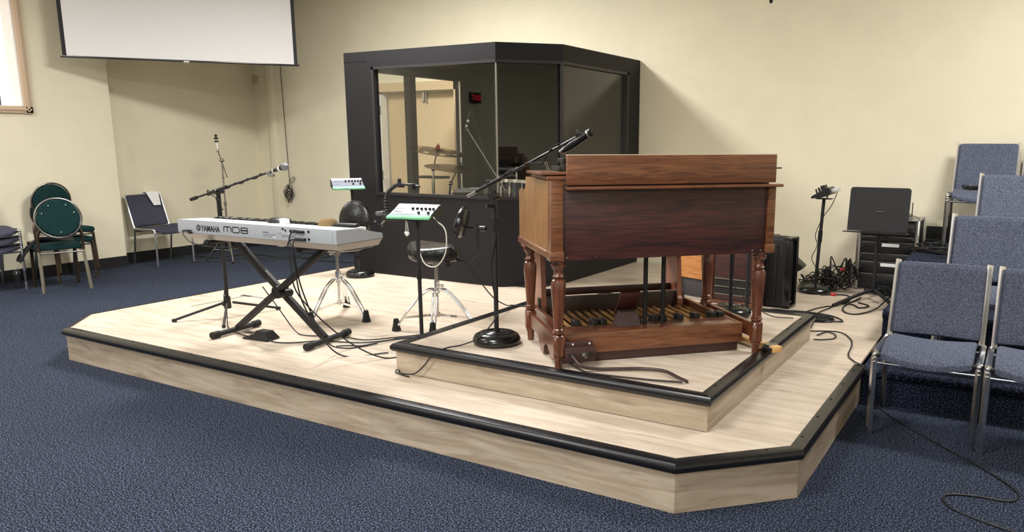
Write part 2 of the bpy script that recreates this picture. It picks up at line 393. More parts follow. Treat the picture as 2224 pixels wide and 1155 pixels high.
upper = [(-3.063, 3.272), (-1.16, 3.272), (-1.157, 5.262), (-3.063, 5.262)]
platform('organ_platform', 'smaller raised pale wood platform on the stage carrying the organ', upper, S1, S2, (0, 1, 2, 3), (0, 1, 2, 3))
# thin cut-lines on the deck (hatch marks)
tag(MB().b2((-5.79, 3.816, S1-.001), (-5.784, 4.345, S1+.0005)).b2((-5.79, 4.34, S1-.001), (-5.50, 4.348, S1+.0005)).b2((-5.84, 4.32, S1-.001), (-5.72, 4.36, S1+.0007)).build('floor_hatch', mat('dark seam', (70, 60, 48), .7), smooth=False), 'thin dark outlined hatch in the stage deck behind the tripod stand', 'hatch')
# carpeted seating risers
def riser(lbl, y0, z0, z1, x0=-.733):
    t = thing('carpeted_riser', lbl, 'riser', (x0, y0, z0))
    MB().b2((0, 0, 0), (4.7, YB-y0-.012, z1-z0-.004)).build('riser_box', RISERC, t, smooth=False)
    MB().cyl((-.002, 0, z1-z0-.03), (4.7, 0, z1-z0-.03), .03, n=20).b2((-.002, 0, z1-z0-.06), (4.7, .04, z1-z0)).build('riser_nose', RISERC, t)
    return t
riser('lowest blue carpeted riser behind the front row of chairs', 4.80, 0, .222)
riser('middle blue carpeted riser with rounded overhanging edge', 5.49, .222, .445)
riser('highest blue carpeted riser against the back wall', 6.44, .445, .668)
# ------------------------------------------------------------------ drum booth
bt = thing('drum_booth', 'dark charcoal drum booth with large glass windows on the stage', 'booth', (-4.12, 5.80, S1))
OB = Vector((4.12, -5.80, -S1)); 
def bput(o): o.location = OB; return o
BP = [(-5.96, 5.80), (-4.12, 5.80), (-3.69, 6.24), (-3.69, 7.87)]
def seg(mb, p, q, z0, z1, th=.08, o=0):
    p, q = Vector(p), Vector(q); e = (q-p).normalized(); nn = Vector((-e.y, e.x))
    P = [p+nn*o, q+nn*o, q+nn*(o+th), p+nn*(o+th)]
    mb.prism([tuple(v) for v in P], z0, z1); return mb
HB = 2.41
bput(seg(MB(), BP[0], BP[1], S1, 1.03).build('lower_panel', BOOTH, bt, smooth=False))
bput(seg(MB(), BP[1], BP[2], S1, 1.03).build('lower_panel', BOOTH, bt, smooth=False))
bput(seg(MB(), BP[2], BP[3], S1, 1.03).build('lower_panel', BOOTH, bt, smooth=False))
for i in range(3):
    bput(seg(MB(), BP[i], BP[i+1], 2.262, HB, .1).build('header_panel', BOOTH, bt, smooth=False))
bput(seg(MB(), (-5.96, 5.80), (-5.60, 5.80), 1.03, 2.262).build('corner_panel', BOOTH, bt, smooth=False))
bput(seg(MB(), (-3.69, 7.60), (-3.69, 7.87), 1.03, 2.262).build('corner_panel', BOOTH, bt, smooth=False))
bput(MB().b2((-5.962, 5.797, 2.322), (-5.66, 5.80, 2.325)).build('panel_seam', BOOTHD, bt, smooth=False))
# window frames
f = MB()
seg(f, (-5.60, 5.80), BP[1], 1.03, 1.055, .07, -.008); seg(f, (-5.60, 5.80), BP[1], 2.238, 2.262, .07, -.004); seg(f, (-5.60, 5.80), (-5.572, 5.80), 1.03, 2.262, .07, -.004)
seg(f, BP[1], BP[2], 1.03, 1.055, .07, -.008); seg(f, BP[1], BP[2], 2.238, 2.262, .07, -.004)
seg(f, BP[2], (-3.69, 7.60), 1.03, 1.055, .07, -.008); seg(f, BP[2], (-3.69, 7.60), 2.238, 2.262, .07, -.004); seg(f, (-3.69, 7.56), (-3.69, 7.60), 1.03, 2.262, .07, -.004)
f.b2((-3.715, 6.225, 1.05), (-3.688, 6.252, 2.25))
bput(f.build('window_frame', BOOTHD, bt, smooth=False))
bput(seg(MB(), (-5.58, 5.80), (-4.13, 5.80), 1.05, 2.245, .006, .03).build('glass_pane', GLASS, bt, smooth=False))
bput(seg(MB(), (-4.128, 5.80), (-3.70, 6.238), 1.05, 2.245, .006, .03).build('glass_pane', GLASS, bt, smooth=False))
bput(seg(MB(), (-3.69, 6.25), (-3.69, 7.57), 1.05, 2.245, .006, .03).build('glass_pane', GLASS, bt, smooth=False))
bput(MB().b2((-4.130, 5.806, 1.05), (-4.118, 5.818, 2.25)).build('corner_strip', CHROMED, bt, smooth=False))
# side wall with two openings, its far end is the entrance
sw = MB(); X0, X1 = -5.94, -5.86
sw.b2((X0, 5.88, S1), (X1, YB-.01, .88)); sw.b2((X0, 5.88, 2.25), (X1, YB-.01, HB)); sw.b2((X0, 5.88, .88), (X1, 6.0, 2.25)); sw.b2((X0, 6.64, .88), (X1, 6.74, 2.25)); sw.b2((X0, 7.53, .88), (X1, YB-.01, 2.25))
bput(sw.build('side_wall', mat('booth side grey', (58, 54, 50), .7), bt, smooth=False))
bput(MB().b2((X1-.02, 7.520, .88), (X1+.004, 7.532, 2.25)).build('glass_edge_trim', CHROMED, bt, smooth=False))
bput(MB().b2((X0, 6.0, .88), (X0+.006, 6.64, 2.25)).build('glass_pane', GLASS, bt, smooth=False))
bput(MB().b2((-6.0, YB-.06, S1), (-3.72, YB-.02, HB)).build('back_wall', BOOTHIN, bt, smooth=False)) if False else None
bput(MB().b2((-5.86, 7.80, S1), (-3.75, 7.84, HB)).build('back_wall', BOOTHIN, bt, smooth=False))
bput(MB().b2((-5.86, 5.9, S1+.002), (-3.75, 7.8, S1+.012)).build('booth_floor', BOOTHIN, bt, smooth=False))
bput(MB().prism([(-5.95, 5.81), (-4.125, 5.81), (-3.70, 6.245), (-3.70, 7.86), (-5.95, 7.86)], HB-.05, HB-.012).build('roof', BOOTH, bt, smooth=False))
bput(MB().b2((-5.86, 5.88, S1), (-5.0, 5.885, 1.03)).build('inner_lining', BOOTHIN, bt, smooth=False))
# ------------------------------------------------------------------ drums inside the booth
dk = thing('drum_kit', 'dark shell drums with chrome rims inside the glass booth', 'drums', (-4.7, 6.35, S1))
def drum(c, r, h, tilt=0, shell=None):
    mat_shell = shell or mat('drum shell grey', (60, 62, 68), .3, spec=.6)
    M = Matrix.Translation(c) @ Matrix.Rotation(tilt, 4, 'X')
    s = MB().lathe([(r, 0), (r, h)], M, 32).build('drum_shell', mat_shell, dk)
    MB().lathe([(r+.012, h-.02), (r+.012, h+.012), (r-.006, h+.012), (r-.006, h-.02)], M, 32).lathe([(r+.012, -.012), (r+.012, .02), (r-.006, .02), (r-.006, -.012)], M, 32).build('rim', CHROME, s)
    MB().lathe([(r-.004, h-.004), (r-.004, h+.004)], M, 32).build('drum_head', mat('drum head', (96, 96, 94), .5), s)
    l = MB()
    for k in range(8):
        a = 2*PI*k/8+.2; p = Vector(((r+.014)*math.cos(a), (r+.014)*math.sin(a), 0))
        l.cyl(M @ (p+Vector((0, 0, .0))), M @ (p+Vector((0, 0, h))), .004, n=6); l.cyl(M @ (p+Vector((0, 0, h*.3))), M @ (p+Vector((0, 0, h*.7))), .012, n=8)
    l.build('lug', CHROME, s)
drum((-.02, -.15, .705), .18, .14, .08); drum((.33, .1, .74), .14, .2, -.1); drum((.62, .22, .72), .15, .2, -.15); drum((-.62, .3, .35), .2, .36)
drum((.25, .75, .02), .28, .4)
for p in ((-.02, -.15, .70), (.33, .1, .74), (.62, .22, .72)):
    k = MB().cyl((p[0], p[1]+.05, .02), (p[0], p[1]+.05, p[2]+.02), .013)
    for a in (0, 2.1, 4.2): k.cyl((p[0], p[1]+.05, .25), (p[0]+.22*math.cos(a), p[1]+.05+.22*math.sin(a), .01), .009)
    k.build('drum_stand', CHROME, dk)
for p in ((-.62, .3), (.25, .75)):
    k = MB()
    for a in range(3):
        q = (p[0]+.23*math.cos(2.1*a), p[1]+.23*math.sin(2.1*a))
        k.cyl((q[0], q[1], .0), (q[0], q[1], .45), .008)
    k.build('drum_leg', CHROME, dk)
def cymbal_stand(label, loc, top, cyma, r, tiltx, tilty, holes, pole_mid=None, nut=BLACK):
    t = thing('cymbal_on_stand', label, 'cymbal', (loc[0], loc[1], S1+.012))
    tp = Vector(top)-t.location
    mid = Vector((0, 0, tp.z*.78)) if pole_mid is None else Vector(pole_mid)-t.location
    MB().cyl((0, 0, .1), mid, .012).cyl(mid, tp+Vector((0, 0, .03)), .008).sph(mid, .025).sph(mid+(tp-mid)*.75, .018).build('stand_pole', CHROME, t)
    for a in (0.3, 2.4, 4.5):
        MB().cyl((0, 0, .42), (.26*math.cos(a), .26*math.sin(a), .012), .009).sph((.26*math.cos(a), .26*math.sin(a), .016), .015).build('leg', CHROME, t)
    M = Matrix.Translation(tp) @ Matrix.Rotation(tiltx, 4, 'X') @ Matrix.Rotation(tilty, 4, 'Y')
    c = MB()
    if holes:
        n = 48; rr = [.02, .05, .075, r*.5, r*.66, r*.82, r]; zz = [.022, .018, .004, 0, -.002, -.006, -.012]
        V = [[c.bm.verts.new(M @ Vector((q*math.cos(2*PI*i/n), q*math.sin(2*PI*i/n), z))) for i in range(n)] for q, z in zip(rr, zz)]
        for j in range(len(rr)-1):
            for i in range(n):
                if j == 4 and (i % 6) in (0, 1): continue
                c.bm.faces.new((V[j][i], V[j][(i+1) % n], V[j+1][(i+1) % n], V[j+1][i]))
    else:
        c.lathe([(.01, .02), (.04, .018), (.06, .004), (r*.6, -.002), (r, -.014), (r, -.016), (r*.6, -.005), (.05, .0), (.01, .015)], M, 40)
    c.build('cymbal', BRONZE, t)
    MB().cyl(M @ Vector((0, 0, .02)), M @ Vector((0, 0, .055)), .022, n=14).cyl(M @ Vector((0, 0, .055)), M @ Vector((0, 0, .075)), .008, n=8).build('felt_nut', nut, t)
    return t
cymbal_stand('bronze crash cymbal with holes and red nut on stand in the booth', (-5.70, 6.8), (-5.63, 6.8, 1.455), 0, .31, .03, .19, True, (-5.70, 6.8, 1.25), RED)
cymbal_stand('larger plain bronze cymbal mounted low beside the red nut one', (-5.36, 6.5), (-5.10, 6.5, 1.285), 0, .36, .0, .13, False, (-5.22, 6.5, 1.12))
cymbal_stand('small cymbal with silver top seen behind the organ microphone boom', (-4.45, 6.6), (-4.45, 6.6, 1.325), 0, .12, .02, .02, False)
t = thing('practice_pad', 'flat dark trigger pad below the holed cymbal', 'drum pad', (-5.80, 6.9, S1+.012))
MB().b2((-.19, -.08, .905), (.19, .08, .93), bev=.006).build('pad_top', mat('pad grey', (90, 84, 72), .6), t)
MB().cyl((0, 0, .0), (0, 0, .905), .012).cyl((0, 0, .25), (.2, .1, .01), .008).cyl((0, 0, .25), (-.15, .15, .01), .008).cyl((0, 0, .25), (0, -.2, .01), .008).build('pad_stand', CHROME, t)
t = thing('boom_microphone', 'white banded microphone on a slim boom inside the booth', 'microphone', (-4.46, 6.3, S1+.012))
MB().cyl((0, 0, .02), (0, 0, .98), .011).build('stand_pole', CHROME, t)
MB().lathe([(.001, .0), (.12, .0), (.12, .012), (.02, .03), (.001, .03)]).build('stand_base', BLACK, t)
MB().cyl((.08, 0, .84), (-.39, 0, 1.46), .006).build('boom_arm', CHROMED, t)
b = MB().cyl((-.385, 0, 1.42), (-.335, 0, 1.60), .012).build('microphone_body', BLACK, t)
MB().cyl((-.378, 0, 1.455), (-.372, 0, 1.475), .014).cyl((-.362, 0, 1.505), (-.356, 0, 1.525), .014).build('white_band', TAPEW, b)
MB().tube(spline([(-.335, 0, 1.60), (-.31, .02, 1.55), (-.2, .02, 1.25), (-.1, 0, 1.02), (0, .01, .9)]), .004).build('microphone_cable', CABLE, t)
# ------------------------------------------------------------------ keyboard on X stand
ang = math.atan2(.054, 1.391)
kb = thing('keyboard', 'silver stage keyboard seen from behind with black lettering', 'keyboard', (-4.765, 3.103, .925), ang)
L = 1.392
def kprism(prof, x0, x1, name, m, inset=None):
    """prof in (y,z), extruded in x"""
    mb = MB(); a = [mb.bm.verts.new((x0, y, z)) for y, z in prof]; b = [mb.bm.verts.new((x1, y, z)) for y, z in prof]; n = len(prof)
    mb.bm.faces.new(a[::-1]); mb.bm.faces.new(b)
    for i in range(n): mb.bm.faces.new((a[i], a[(i+1) % n], b[(i+1) % n], b[i]))
    return mb
kprism([(0, .042), (0, .118), (.004, .125), (.19, .118), (.19, .042)], .03, L-.03, 'a', 0).build('rear_shell', SILVER, kb)
kprism([(.0015, .1252), (.19, .1182), (.19, .1205), (.0015, .127)], .03, L-.03, 'a', 0).build('top_panel', SILVERT, kb, smooth=False)
for x0 in (0, L-.032):
    kprism([(0, .042), (0, .119), (.004, .126), (.19, .119), (.30, .092), (.385, .075), (.39, .042)], x0, x0+.032, 'e', 0).build('end_cheek', SILVER, kb)
mb = MB(); P = [(0.0, 0), (L, 0), (L, .385), (0, .385)]; Q = [(.05, .05), (L-.02, .05), (L-.02, .37), (.05, .37)]
A = [mb.bm.verts.new((x, y, .042)) for x, y in P]; B = [mb.bm.verts.new((x, y, 0)) for x, y in Q]
mb.bm.faces.new(A); mb.bm.faces.new(B[::-1])
for i in range(4): mb.bm.faces.new((A[i], B[i], B[(i+1) % 4], A[(i+1) % 4]))
mb.build('bottom_case', SILVERB, kb, smooth=False)
MB().b2((.001, -.0005, .0415), (L-.001, .002, .0435)).b2((L-.001, 0, .0405), (L+.0008, .385, .0445)).build('case_seam', mat('seam grey', (110, 104, 98), .6), kb, smooth=False)
MB().b2((.05, .19, .042), (L-.05, .385, .062)).build('key_bed', SILVER, kb, smooth=False)
nw = 52; kx0 = .085; kw = (L-.17)/nw
wk = None; bk = None
for i in range(nw):
    if wk is None:
        wk = MB().b2((0, .195, .062), (kw-.001, .34, .1115), bev=.001, seg=1).build('white_key', KEYW, kb); wk.location = (kx0, 0, 0)
    else:
        q = wk.copy(); col.objects.link(q); q.location = (kx0+i*kw, 0, 0)
    if (i % 7) in (0, 2, 3, 5, 6) and i < nw-1:
        if bk is None:
            bk = MB().b2((-.006, .195, .11), (.006, .29, .1265), bev=.002, seg=1).build('black_key', BLACKG, kb); bk.location = (kx0+(i+1)*kw, 0, 0)
        else:
            q = bk.copy(); col.objects.link(q); q.location = (kx0+(i+1)*kw, 0, 0)
# rear lettering (plane y=0, facing -y); local z = world z - .925
FM = lambda x, z: Matrix.Translation((x, -.0006, z)) @ Matrix.Rotation(PI/2, 4, 'X')
text_obj('maker_lettering', 'YAMAHA', .052, PRINT, kb, FM(.229, .062), xs=.82)
lg = MB().lathe([(.0195, 0), (.0195, .0012)], Matrix.Translation((.203, -.0002, .081)) @ Matrix.Rotation(PI/2, 4, 'X'), 32).build('round_logo', PRINT, kb)
st = MB()
for k in range(6):
    a = k*PI/3+PI/6; st.box((.203+.009*math.cos(a), -.0018, .081+.009*math.sin(a)), (.014, .0008, .0032), rot=RY(-a))
st.build('logo_forks', SILVER, lg, smooth=False)
def stroke(pts, w=.0032): 
    return MB().tube([(x, -.0012, z) for x, z in pts], .003, flat=(w, .0008))
def rr(x0, z0, w_, h_, r=.007, n=4, close=True):
    P = []
    for cx, cz, a0 in ((x0+w_-r, z0+r, -PI/2), (x0+w_-r, z0+h_-r, 0), (x0+r, z0+h_-r, PI/2), (x0+r, z0+r, PI)):
        for k in range(n+1): a = a0+PI/2*k/n; P.append((cx+r*math.cos(a), cz+r*math.sin(a)))
    if close: P.append(P[0]); P.append(P[1])
    return P
lt = MB()
def flatpath(pts, w=.0058):
    pts = [Vector((x, 0, z)) for x, z in pts]
    vs = []
    for i, p in enumerate(pts):
        a = pts[max(i-1, 0)]; b = pts[min(i+1, len(pts)-1)]; t_ = (b-a).normalized(); nn = Vector((-t_.z, 0, t_.x))
        vs.append([lt.bm.verts.new((p.x+nn.x*s_*w/2, -.0014+dy, p.z+nn.z*s_*w/2)) for s_, dy in ((1, 0), (-1, 0), (-1, .0012), (1, .0012))])
    for a, b in zip(vs, vs[1:]):
        for k in range(4): lt.bm.faces.new((a[k], a[(k+1) % 4], b[(k+1) % 4], b[k]))
    lt.bm.faces.new(vs[0]); lt.bm.faces.new(vs[-1][::-1])
zb, h = .068, .033
flatpath([(.443, zb), (.443, zb+h-.008), (.446, zb+h-.002), (.452, zb+h), (.500, zb+h), (.506, zb+h-.002), (.509, zb+h-.008), (.509, zb)])
flatpath([(.476, zb), (.476, zb+h)])
flatpath(rr(.522, zb, .062, h, .009)); flatpath(rr(.600, zb, .058, h*.5+.001, .006)); flatpath(rr(.600, zb+h*.5-.001, .058, h*.5+.001, .006))
lt.build('model_lettering', PRINT, kb, smooth=False)
for k, (x, z, w_) in enumerate(((.79, .084, .05), (.79, .073, .11), (.79, .062, .12), (.92, .084, .03), (.95, .074, .12), (.95, .066, .16))):
    MB().b2((x, -.0012, z), (x+w_, 0, z+.003)).build('small_print', PRINTG if k else PRINT, kb, smooth=False)
MB().b2((.875, -.0012, .056), (.905, 0, .062)).build('white_sticker', PAPER, kb, smooth=False)
for x, z, r in ((1.03, .104, .0095), (1.055, .104, .0095), (1.08, .103, .0095), (1.175, .107, .008), (1.175, .062, .008), (.985, .105, .006)):
    MB().cyl((x, -.003, z), (x, .002, z), r, n=14).build('jack_socket', PRINT, kb)
MB().b2((.955, -.002, .108), (.972, 0, .118)).build('usb_socket', PRINT, kb, smooth=False)
pc = MB().cyl((.085, -.03, .056), (.085, 0, .056), .006).b2((.09, -.03, .055), (.14, -.004, .064), bev=.003).b2((.128, -.022, .04), (.145, 0, .05), bev=.003).build('power_plug', BLACK, kb)
# cables plugged in the keyboard
cb = thing('audio_cable', 'black audio leads looping out of the keyboard back', 'cable', (-3.69, 3.13, S1))
K2W = Matrix.Translation((-4.765, 3.103, .925)) @ Matrix.Rotation(ang, 4, 'Z')
def kw2(x, y, z): return (K2W @ Vector((x, y, z)))-cb.location
MB().cyl(kw2(1.08, -.012, .107), kw2(1.145, -.012, .105), .008).cyl(kw2(1.075, -.012, .058), kw2(1.155, -.012, .061), .008).build('jack_plug', BLACK, cb)
MB().tube(spline([kw2(1.08, -.012, .107), kw2(1.055, -.02, .095), kw2(1.045, -.03, .06), kw2(1.05, -.03, .03), kw2(1.075, -.03, -.02), (.01, .02, .45), (.03, .15, .12), (.0, .35, .01), (.08, .55, .008)]), .0045).build('cable', CABLE, cb)
MB().tube(spline([kw2(1.075, -.012, .058), kw2(1.04, -.025, .048), kw2(1.03, -.03, .01), kw2(1.045, -.03, -.08), (.0, .0, .42), (.17, .16, .15), (.35, .3, .012), (.45, .45, .006)]), .0045).build('cable', CABLE, cb)
MB().tube(spline([kw2(1.08, -.012, .06), kw2(1.072, -.03, .03), kw2(1.075, -.03, -.08), (.02, .02, .35), (.09, .2, .02), (.3, .42, .006)]), .0045).build('cable', CABLE, cb)
MB().tube(spline([kw2(.085, -.03, .056), kw2(.10, -.035, .03), kw2(.16, -.035, -.01), kw2(.26, -.02, -.03), kw2(.36, .0, -.035), kw2(.5, .03, -.03)]), .003).build('cable', CABLE, cb)
# things lying on the keyboard
tag(MB().lathe([(.001, .0), (.085, .0), (.082, .02), (.06, .035), (.03, .042), (.001, .044)], Matrix.Translation((-3.665, 3.37, 1.037)) @ Matrix.Diagonal((.72, .72, 1.3, 1))).build('felt_hat', mat('tan felt', (128, 106, 66), .8)), 'small tan round felt hat lying on the keyboard keys', 'hat')
tag(MB().lathe([(.001, .0), (.075, .0), (.07, .02), (.05, .03), (.001, .034)], Matrix.Translation((-4.07, 3.34, 1.045))).build('headphone_pouch', BLACK), 'black rounded pouch lying on the keyboard beside a small white box', 'pouch')
tag(MB().box((-3.955, 3.285, 1.062), (.05, .04, .03), bev=.004).build('small_box', PAPER), 'small white box lying on the keyboard top', 'box')
tag(MB().box((-3.51, 3.37, 1.055), (.16, .05, .022), rot=RZ(.2), bev=.009, seg=3).build('glasses_case', BLACK), 'long flat black case at the right end of the keys', 'case')
# X stand
xs = thing('keyboard_stand', 'black folding X shaped stand under the silver keyboard', 'stand', (-4.3, 3.42, S1))
def W(p): return tuple(Vector(p)-xs.location)
for a, b in (((-4.675, 3.215, S1+.025), (-4.73, 3.64, S1+.025)), ((-3.885, 3.325, S1+.025), (-3.965, 3.775, S1+.025))):
    a, b = Vector(a), Vector(b); d_ = (b-a).normalized()
    f_ = MB().cyl(W(a+d_*.05), W(b-d_*.05), .019).build('foot_bar', BLACKM, xs)
    MB().cyl(W(a), W(a+d_*.06), .024).build('rubber_cap', RUBBER, f_); MB().cyl(W(b-d_*.06), W(b), .024).build('rubber_cap', RUBBER, f_)
def flatbar(a, b, w_, t_, side):
    a, b = Vector(a), Vector(b); z = (b-a).normalized(); x = Vector(side); x = (x-z*x.dot(z)).normalized(); y = z.cross(x)
    R_ = Matrix((x, y, z)).transposed()
    return MB().box((a+b)/2, (t_, w_, (b-a).length), rot=R_, bev=.003)
ny = (0.05, 1, 0)
flatbar(W((-4.70, 3.43, S1+.035)), W((-3.73, 3.40, .905)), .034, .02, ny).build('cross_arm', BLACKM, xs)
flatbar(W((-4.70, 3.455, S1+.035)), W((-3.73, 3.425, .905)), .034, .02, ny).build('cross_arm', BLACKM, xs)
flatbar(W((-3.93, 3.53, S1+.035)), W((-4.47, 3.50, .68)), .05, .03, ny).build('cross_arm', BLACKM, xs)
flatbar(W((-4.43, 3.50, .64)), W((-4.66, 3.44, .905)), .05, .03, ny).build('cross_arm', BLACKM, xs)
for x, y0 in ((-4.55, 3.14), (-3.78, 3.22)):
    s_ = MB().cyl(W((x+.02, y0, .907)), W((x-.02, y0+.34, .907)), .015).build('support_bar', BLACKM, xs)
    MB().sph(W((x+.02, y0, .907)), .022).build('rubber_cap', RUBBER, s_); MB().sph(W((x-.02, y0+.34, .907)), .022).build('rubber_cap', RUBBER, s_)
MB().cyl(W((-4.235, 3.405, .565)), W((-4.235, 3.485, .565)), .042, n=20).cyl(W((-4.20, 3.39, .555)), W((-4.20, 3.50, .555)), .026, n=16).build('hinge_joint', BLACK, xs)
# sustain pedal
t = thing('sustain_pedal', 'black wedge shaped sustain pedal on the stage under the keyboard', 'pedal', (-4.42, 3.40, S1), .12)
MB().b2((-.1, -.06, 0), (.12, .06, .012), bev=.004).build('pedal_base', BLACK, t)
mb = MB(); A = [mb.bm.verts.new(p) for p in ((-.02, -.05, .01), (.12, -.055, .01), (.12, .055, .01), (-.02, .05, .01))]; B = [mb.bm.verts.new(p) for p in ((.0, -.035, .06), (.085, -.035, .058), (.085, .035, .058), (.0, .035, .06))]
mb.bm.faces.new(A[::-1]); mb.bm.faces.new(B)
for i in range(4): mb.bm.faces.new((A[i], A[(i+1) % 4], B[(i+1) % 4], B[i]))
mb.build('pedal_housing', BLACK, t)
MB().b2((-.13, -.03, .028), (.0, .03, .036), bev=.003).build('pedal_plate', CHROMED, t)
# ------------------------------------------------------------------ microphone stands
def mic_body(parent, a, d, ball=True, dark=False):
    """handheld microphone starting at a along direction d"""
    a = Vector(a); d = Vector(d).normalized(); M = Matrix.Translation(a) @ d.to_track_quat('Z', 'Y').to_matrix().to_4x4()
    if ball:
        b = MB().lathe([(.001, 0), (.010, 0), (.011, .01), (.016, .11), (.021, .125), (.021, .13), (.001, .13)], M).build('microphone_handle', BLACK, parent)
        MB().lathe([(.0145, .085), (.0185, .108), (.018, .11), (.014, .087)], M).lathe([(.0115, .02), (.0125, .035), (.0115, .036), (.0105, .02)], M).build('white_band', TAPEW, b)
        MB().sph(M @ Vector((0, 0, .152)), .027, (1, 1, 1)).lathe([(.0272, .149), (.0282, .152), (.0272, .155)], M).build('microphone_grille', mat('grille steel', (150, 152, 158), .35, metal=.8, bump=.8, bscale=600), parent)
    else:
        b = MB().lathe([(.001, 0), (.012, 0), (.015, .02), (.019, .06), (.019, .165), (.021, .168), (.021, .195), (.015, .202), (.001, .202)], M).build('microphone_body', BLACKG, parent)
        MB().lathe([(.0212, .172), (.0218, .177), (.0212, .182)], M).build('microphone_ring', CHROMED, b)
    return M
# tripod boom stand at the back left of the keyboard
t = thing('microphone_stand', 'black tripod boom stand holding the ball microphone behind the keyboard', 'microphone stand', (-5.184, 3.72, S1))
MB().cyl((0, 0, .10), (0, 0, .62), .014).cyl((0, 0, .60), (0, 0, .93), .010).build('pole', BLACKM, t)
MB().cyl((0, 0, .60), (0, 0, .66), .019).cyl((0, 0, .73), (0, 0, .90), .017).build('height_clutch', BLACK, t)
MB().cyl((0, 0, .07), (0, 0, .16), .028, .024).sph((.0, -.03, .11), .02).build('hub', BLACK, t)
for x, y in ((-5.385, 3.40), (-4.90, 3.47), (-5.07, 4.10)):
    p = Vector((x-t.location.x, y-t.location.y, .012))
    lg = MB().cyl((p.x*.1, p.y*.1, .11), p, .0095).build('leg', BLACKM, t)
    MB().sph(p, .013).cyl(p*.94+Vector((0, 0, .0)), p, .0125).build('rubber_foot', RUBBER, lg)
A0 = Vector((-.33, 0, .885)); A1 = Vector((.60, -.02, 1.11)); dB = (A1-A0).normalized()
MB().cyl(A0, A1, .0075).build('boom_arm', BLACKM, t)
MB().cyl(A0, A0+dB*.075, .014).build('boom_grip', RUBBER, t)
MB().cyl((0, 0, .90), (0, 0, .965), .016).cyl(A0+dB*.24, A0+dB*.46, .014).cyl((0, -.035, .955), (0, .04, .955), .018).build('boom_clutch', BLACK, t)
MB().cyl((.02, -.02, .9), (.055, -.03, .895), .005).cyl((.055, -.03, .895), (.07, -.03, .83), .004).sph((.07, -.03, .83), .009).cyl((-.12, 0, .92), (-.12, 0, .965), .006).build('clamp_lever', BLACK, t)
MB().cyl(A1-dB*.02, A1+dB*.03, .012).b2(tuple(A1-Vector((.0, .012, .03))), tuple(A1+Vector((.05, .012, -.01))), bev=.003).build('mic_clip', mat('grey clip', (120, 118, 112), .5), t)
mic = thing('microphone', 'ball grille microphone with white band on the tripod boom', 'microphone', t.location+A1+dB*.0)
mic_body(mic, dB*.025, dB, True)
P = [A0+dB*(.2+k*.055)+Vector((0, .011*math.cos(k*2.2), .013*math.sin(k*2.2))) for k in range(14)]
cbl = tag(MB().tube([t.location+q for q in spline([A1+dB*.03]+P[::-1]+[(0.0, -.02, .9), (.015, -.015, .7), (-.014, -.012, .5), (.016, -.012, .3), (-.01, -.02, .15), (.04, -.04, .1), (.15, -.12, .012), (.36, -.26, .006), (.6, -.33, .006), (.75, -.34, .008)])], .0035).build('microphone_cable', CABLE), 'black lead wrapped down the tripod stand towards the pedal', 'cable')
# microphone stand on the raised platform
t = thing('microphone_stand', 'black round base boom stand in front left of the organ', 'microphone stand', (-2.57, 3.585, S2))
rb = [(.001, .0), (.125, .0), (.138, .012), (.140, .03), (.128, .052), (.10, .066), (.085, .067), (.08, .062), (.075, .067), (.062, .071), (.057, .066), (.052, .071), (.04, .074), (.035, .069), (.02, .074), (.001, .076)]
MB().lathe(rb, n=40).build('stand_base', BLACKG, t)
MB().cyl((0, 0, .07), (0, 0, .70), .0135).cyl((0, 0, .68), (0, 0, .87), .010).build('pole', BLACKM, t)
MB().cyl((0, 0, .665), (0, 0, .735), .020).cyl((0, 0, .655), (0, 0, .67), .016).build('height_clutch', BLACK, t)
MB().cyl((0, 0, .76), (0, 0, .835), .014).cyl((0, -.03, .85), (0, .03, .85), .02).cyl((0, .0, .84), (.0, 0, .89), .012).build('boom_clutch', BLACK, t)
MB().cyl((0, -.01, .80), (-.02, -.05, .80), .012).build('clamp_knob', BLACK, t)
A0 = Vector((-.18, -.01, .845)); A1 = Vector((.53, 0, 1.175)); dB = (A1-A0).normalized()
MB().cyl(A0, A1, .0075).build('boom_arm', BLACKG, t)
MB().cyl(A0+dB*.07, A0+dB*.26, .012).build('boom_sleeve', BLACK, t)
MB().cyl(A0, A0+dB*.07, .009).build('boom_end', CHROMED, t)
MB().cyl((.44, 0, 1.10), (.47, -.01, 1.118), .018, .015).build('mic_clip', CHROMED, t)
MB().b2((.53, -.008, 1.175), (.545, .008, 1.215), bev=.002).b2((.52, -.01, 1.19), (.57, .01, 1.20), bev=.002).build('clip_bracket', BLACK, t)
mic = thing('microphone', 'slim black instrument microphone on the boom above the organ', 'microphone', t.location+Vector((.455, -.01, 1.105)))
mic_body(mic, (0, 0, 0), (.20, .0, .115), False)
P = []
for k in range(12):
    q = A0+dB*(.70-k*.05); P.append(q+Vector((0, .013*math.cos(k*1.9), .004+.014*math.sin(k*1.9)-(.03 if k in (3, 4) else 0))))
pts = [Vector((.45, -.01, 1.10))]+P+[Vector(v) for v in ((.03, -.02, .80), (.028, -.02, .66), (-.018, -.012, .48), (-.016, -.012, .36), (.018, -.014, .22), (.02, -.03, .16), (-.03, -.12, .06), (-.12, -.17, .012), (-.16, -.27, .01), (-.20, -.335, -.02), (-.26, -.345, -.09), (-.33, -.345, -.145), (-.42, -.345, -.162), (-.485, -.335, -.162), (-.49, -.30, -.150), (-.44, -.345, -.164), (-.36, -.36, -.165))]
tag(MB().tube([t.location+q for q in spline(pts, 7)], .004).build('microphone_cable', CABLE), 'black lead running from the organ microphone down over the platform edge', 'cable')
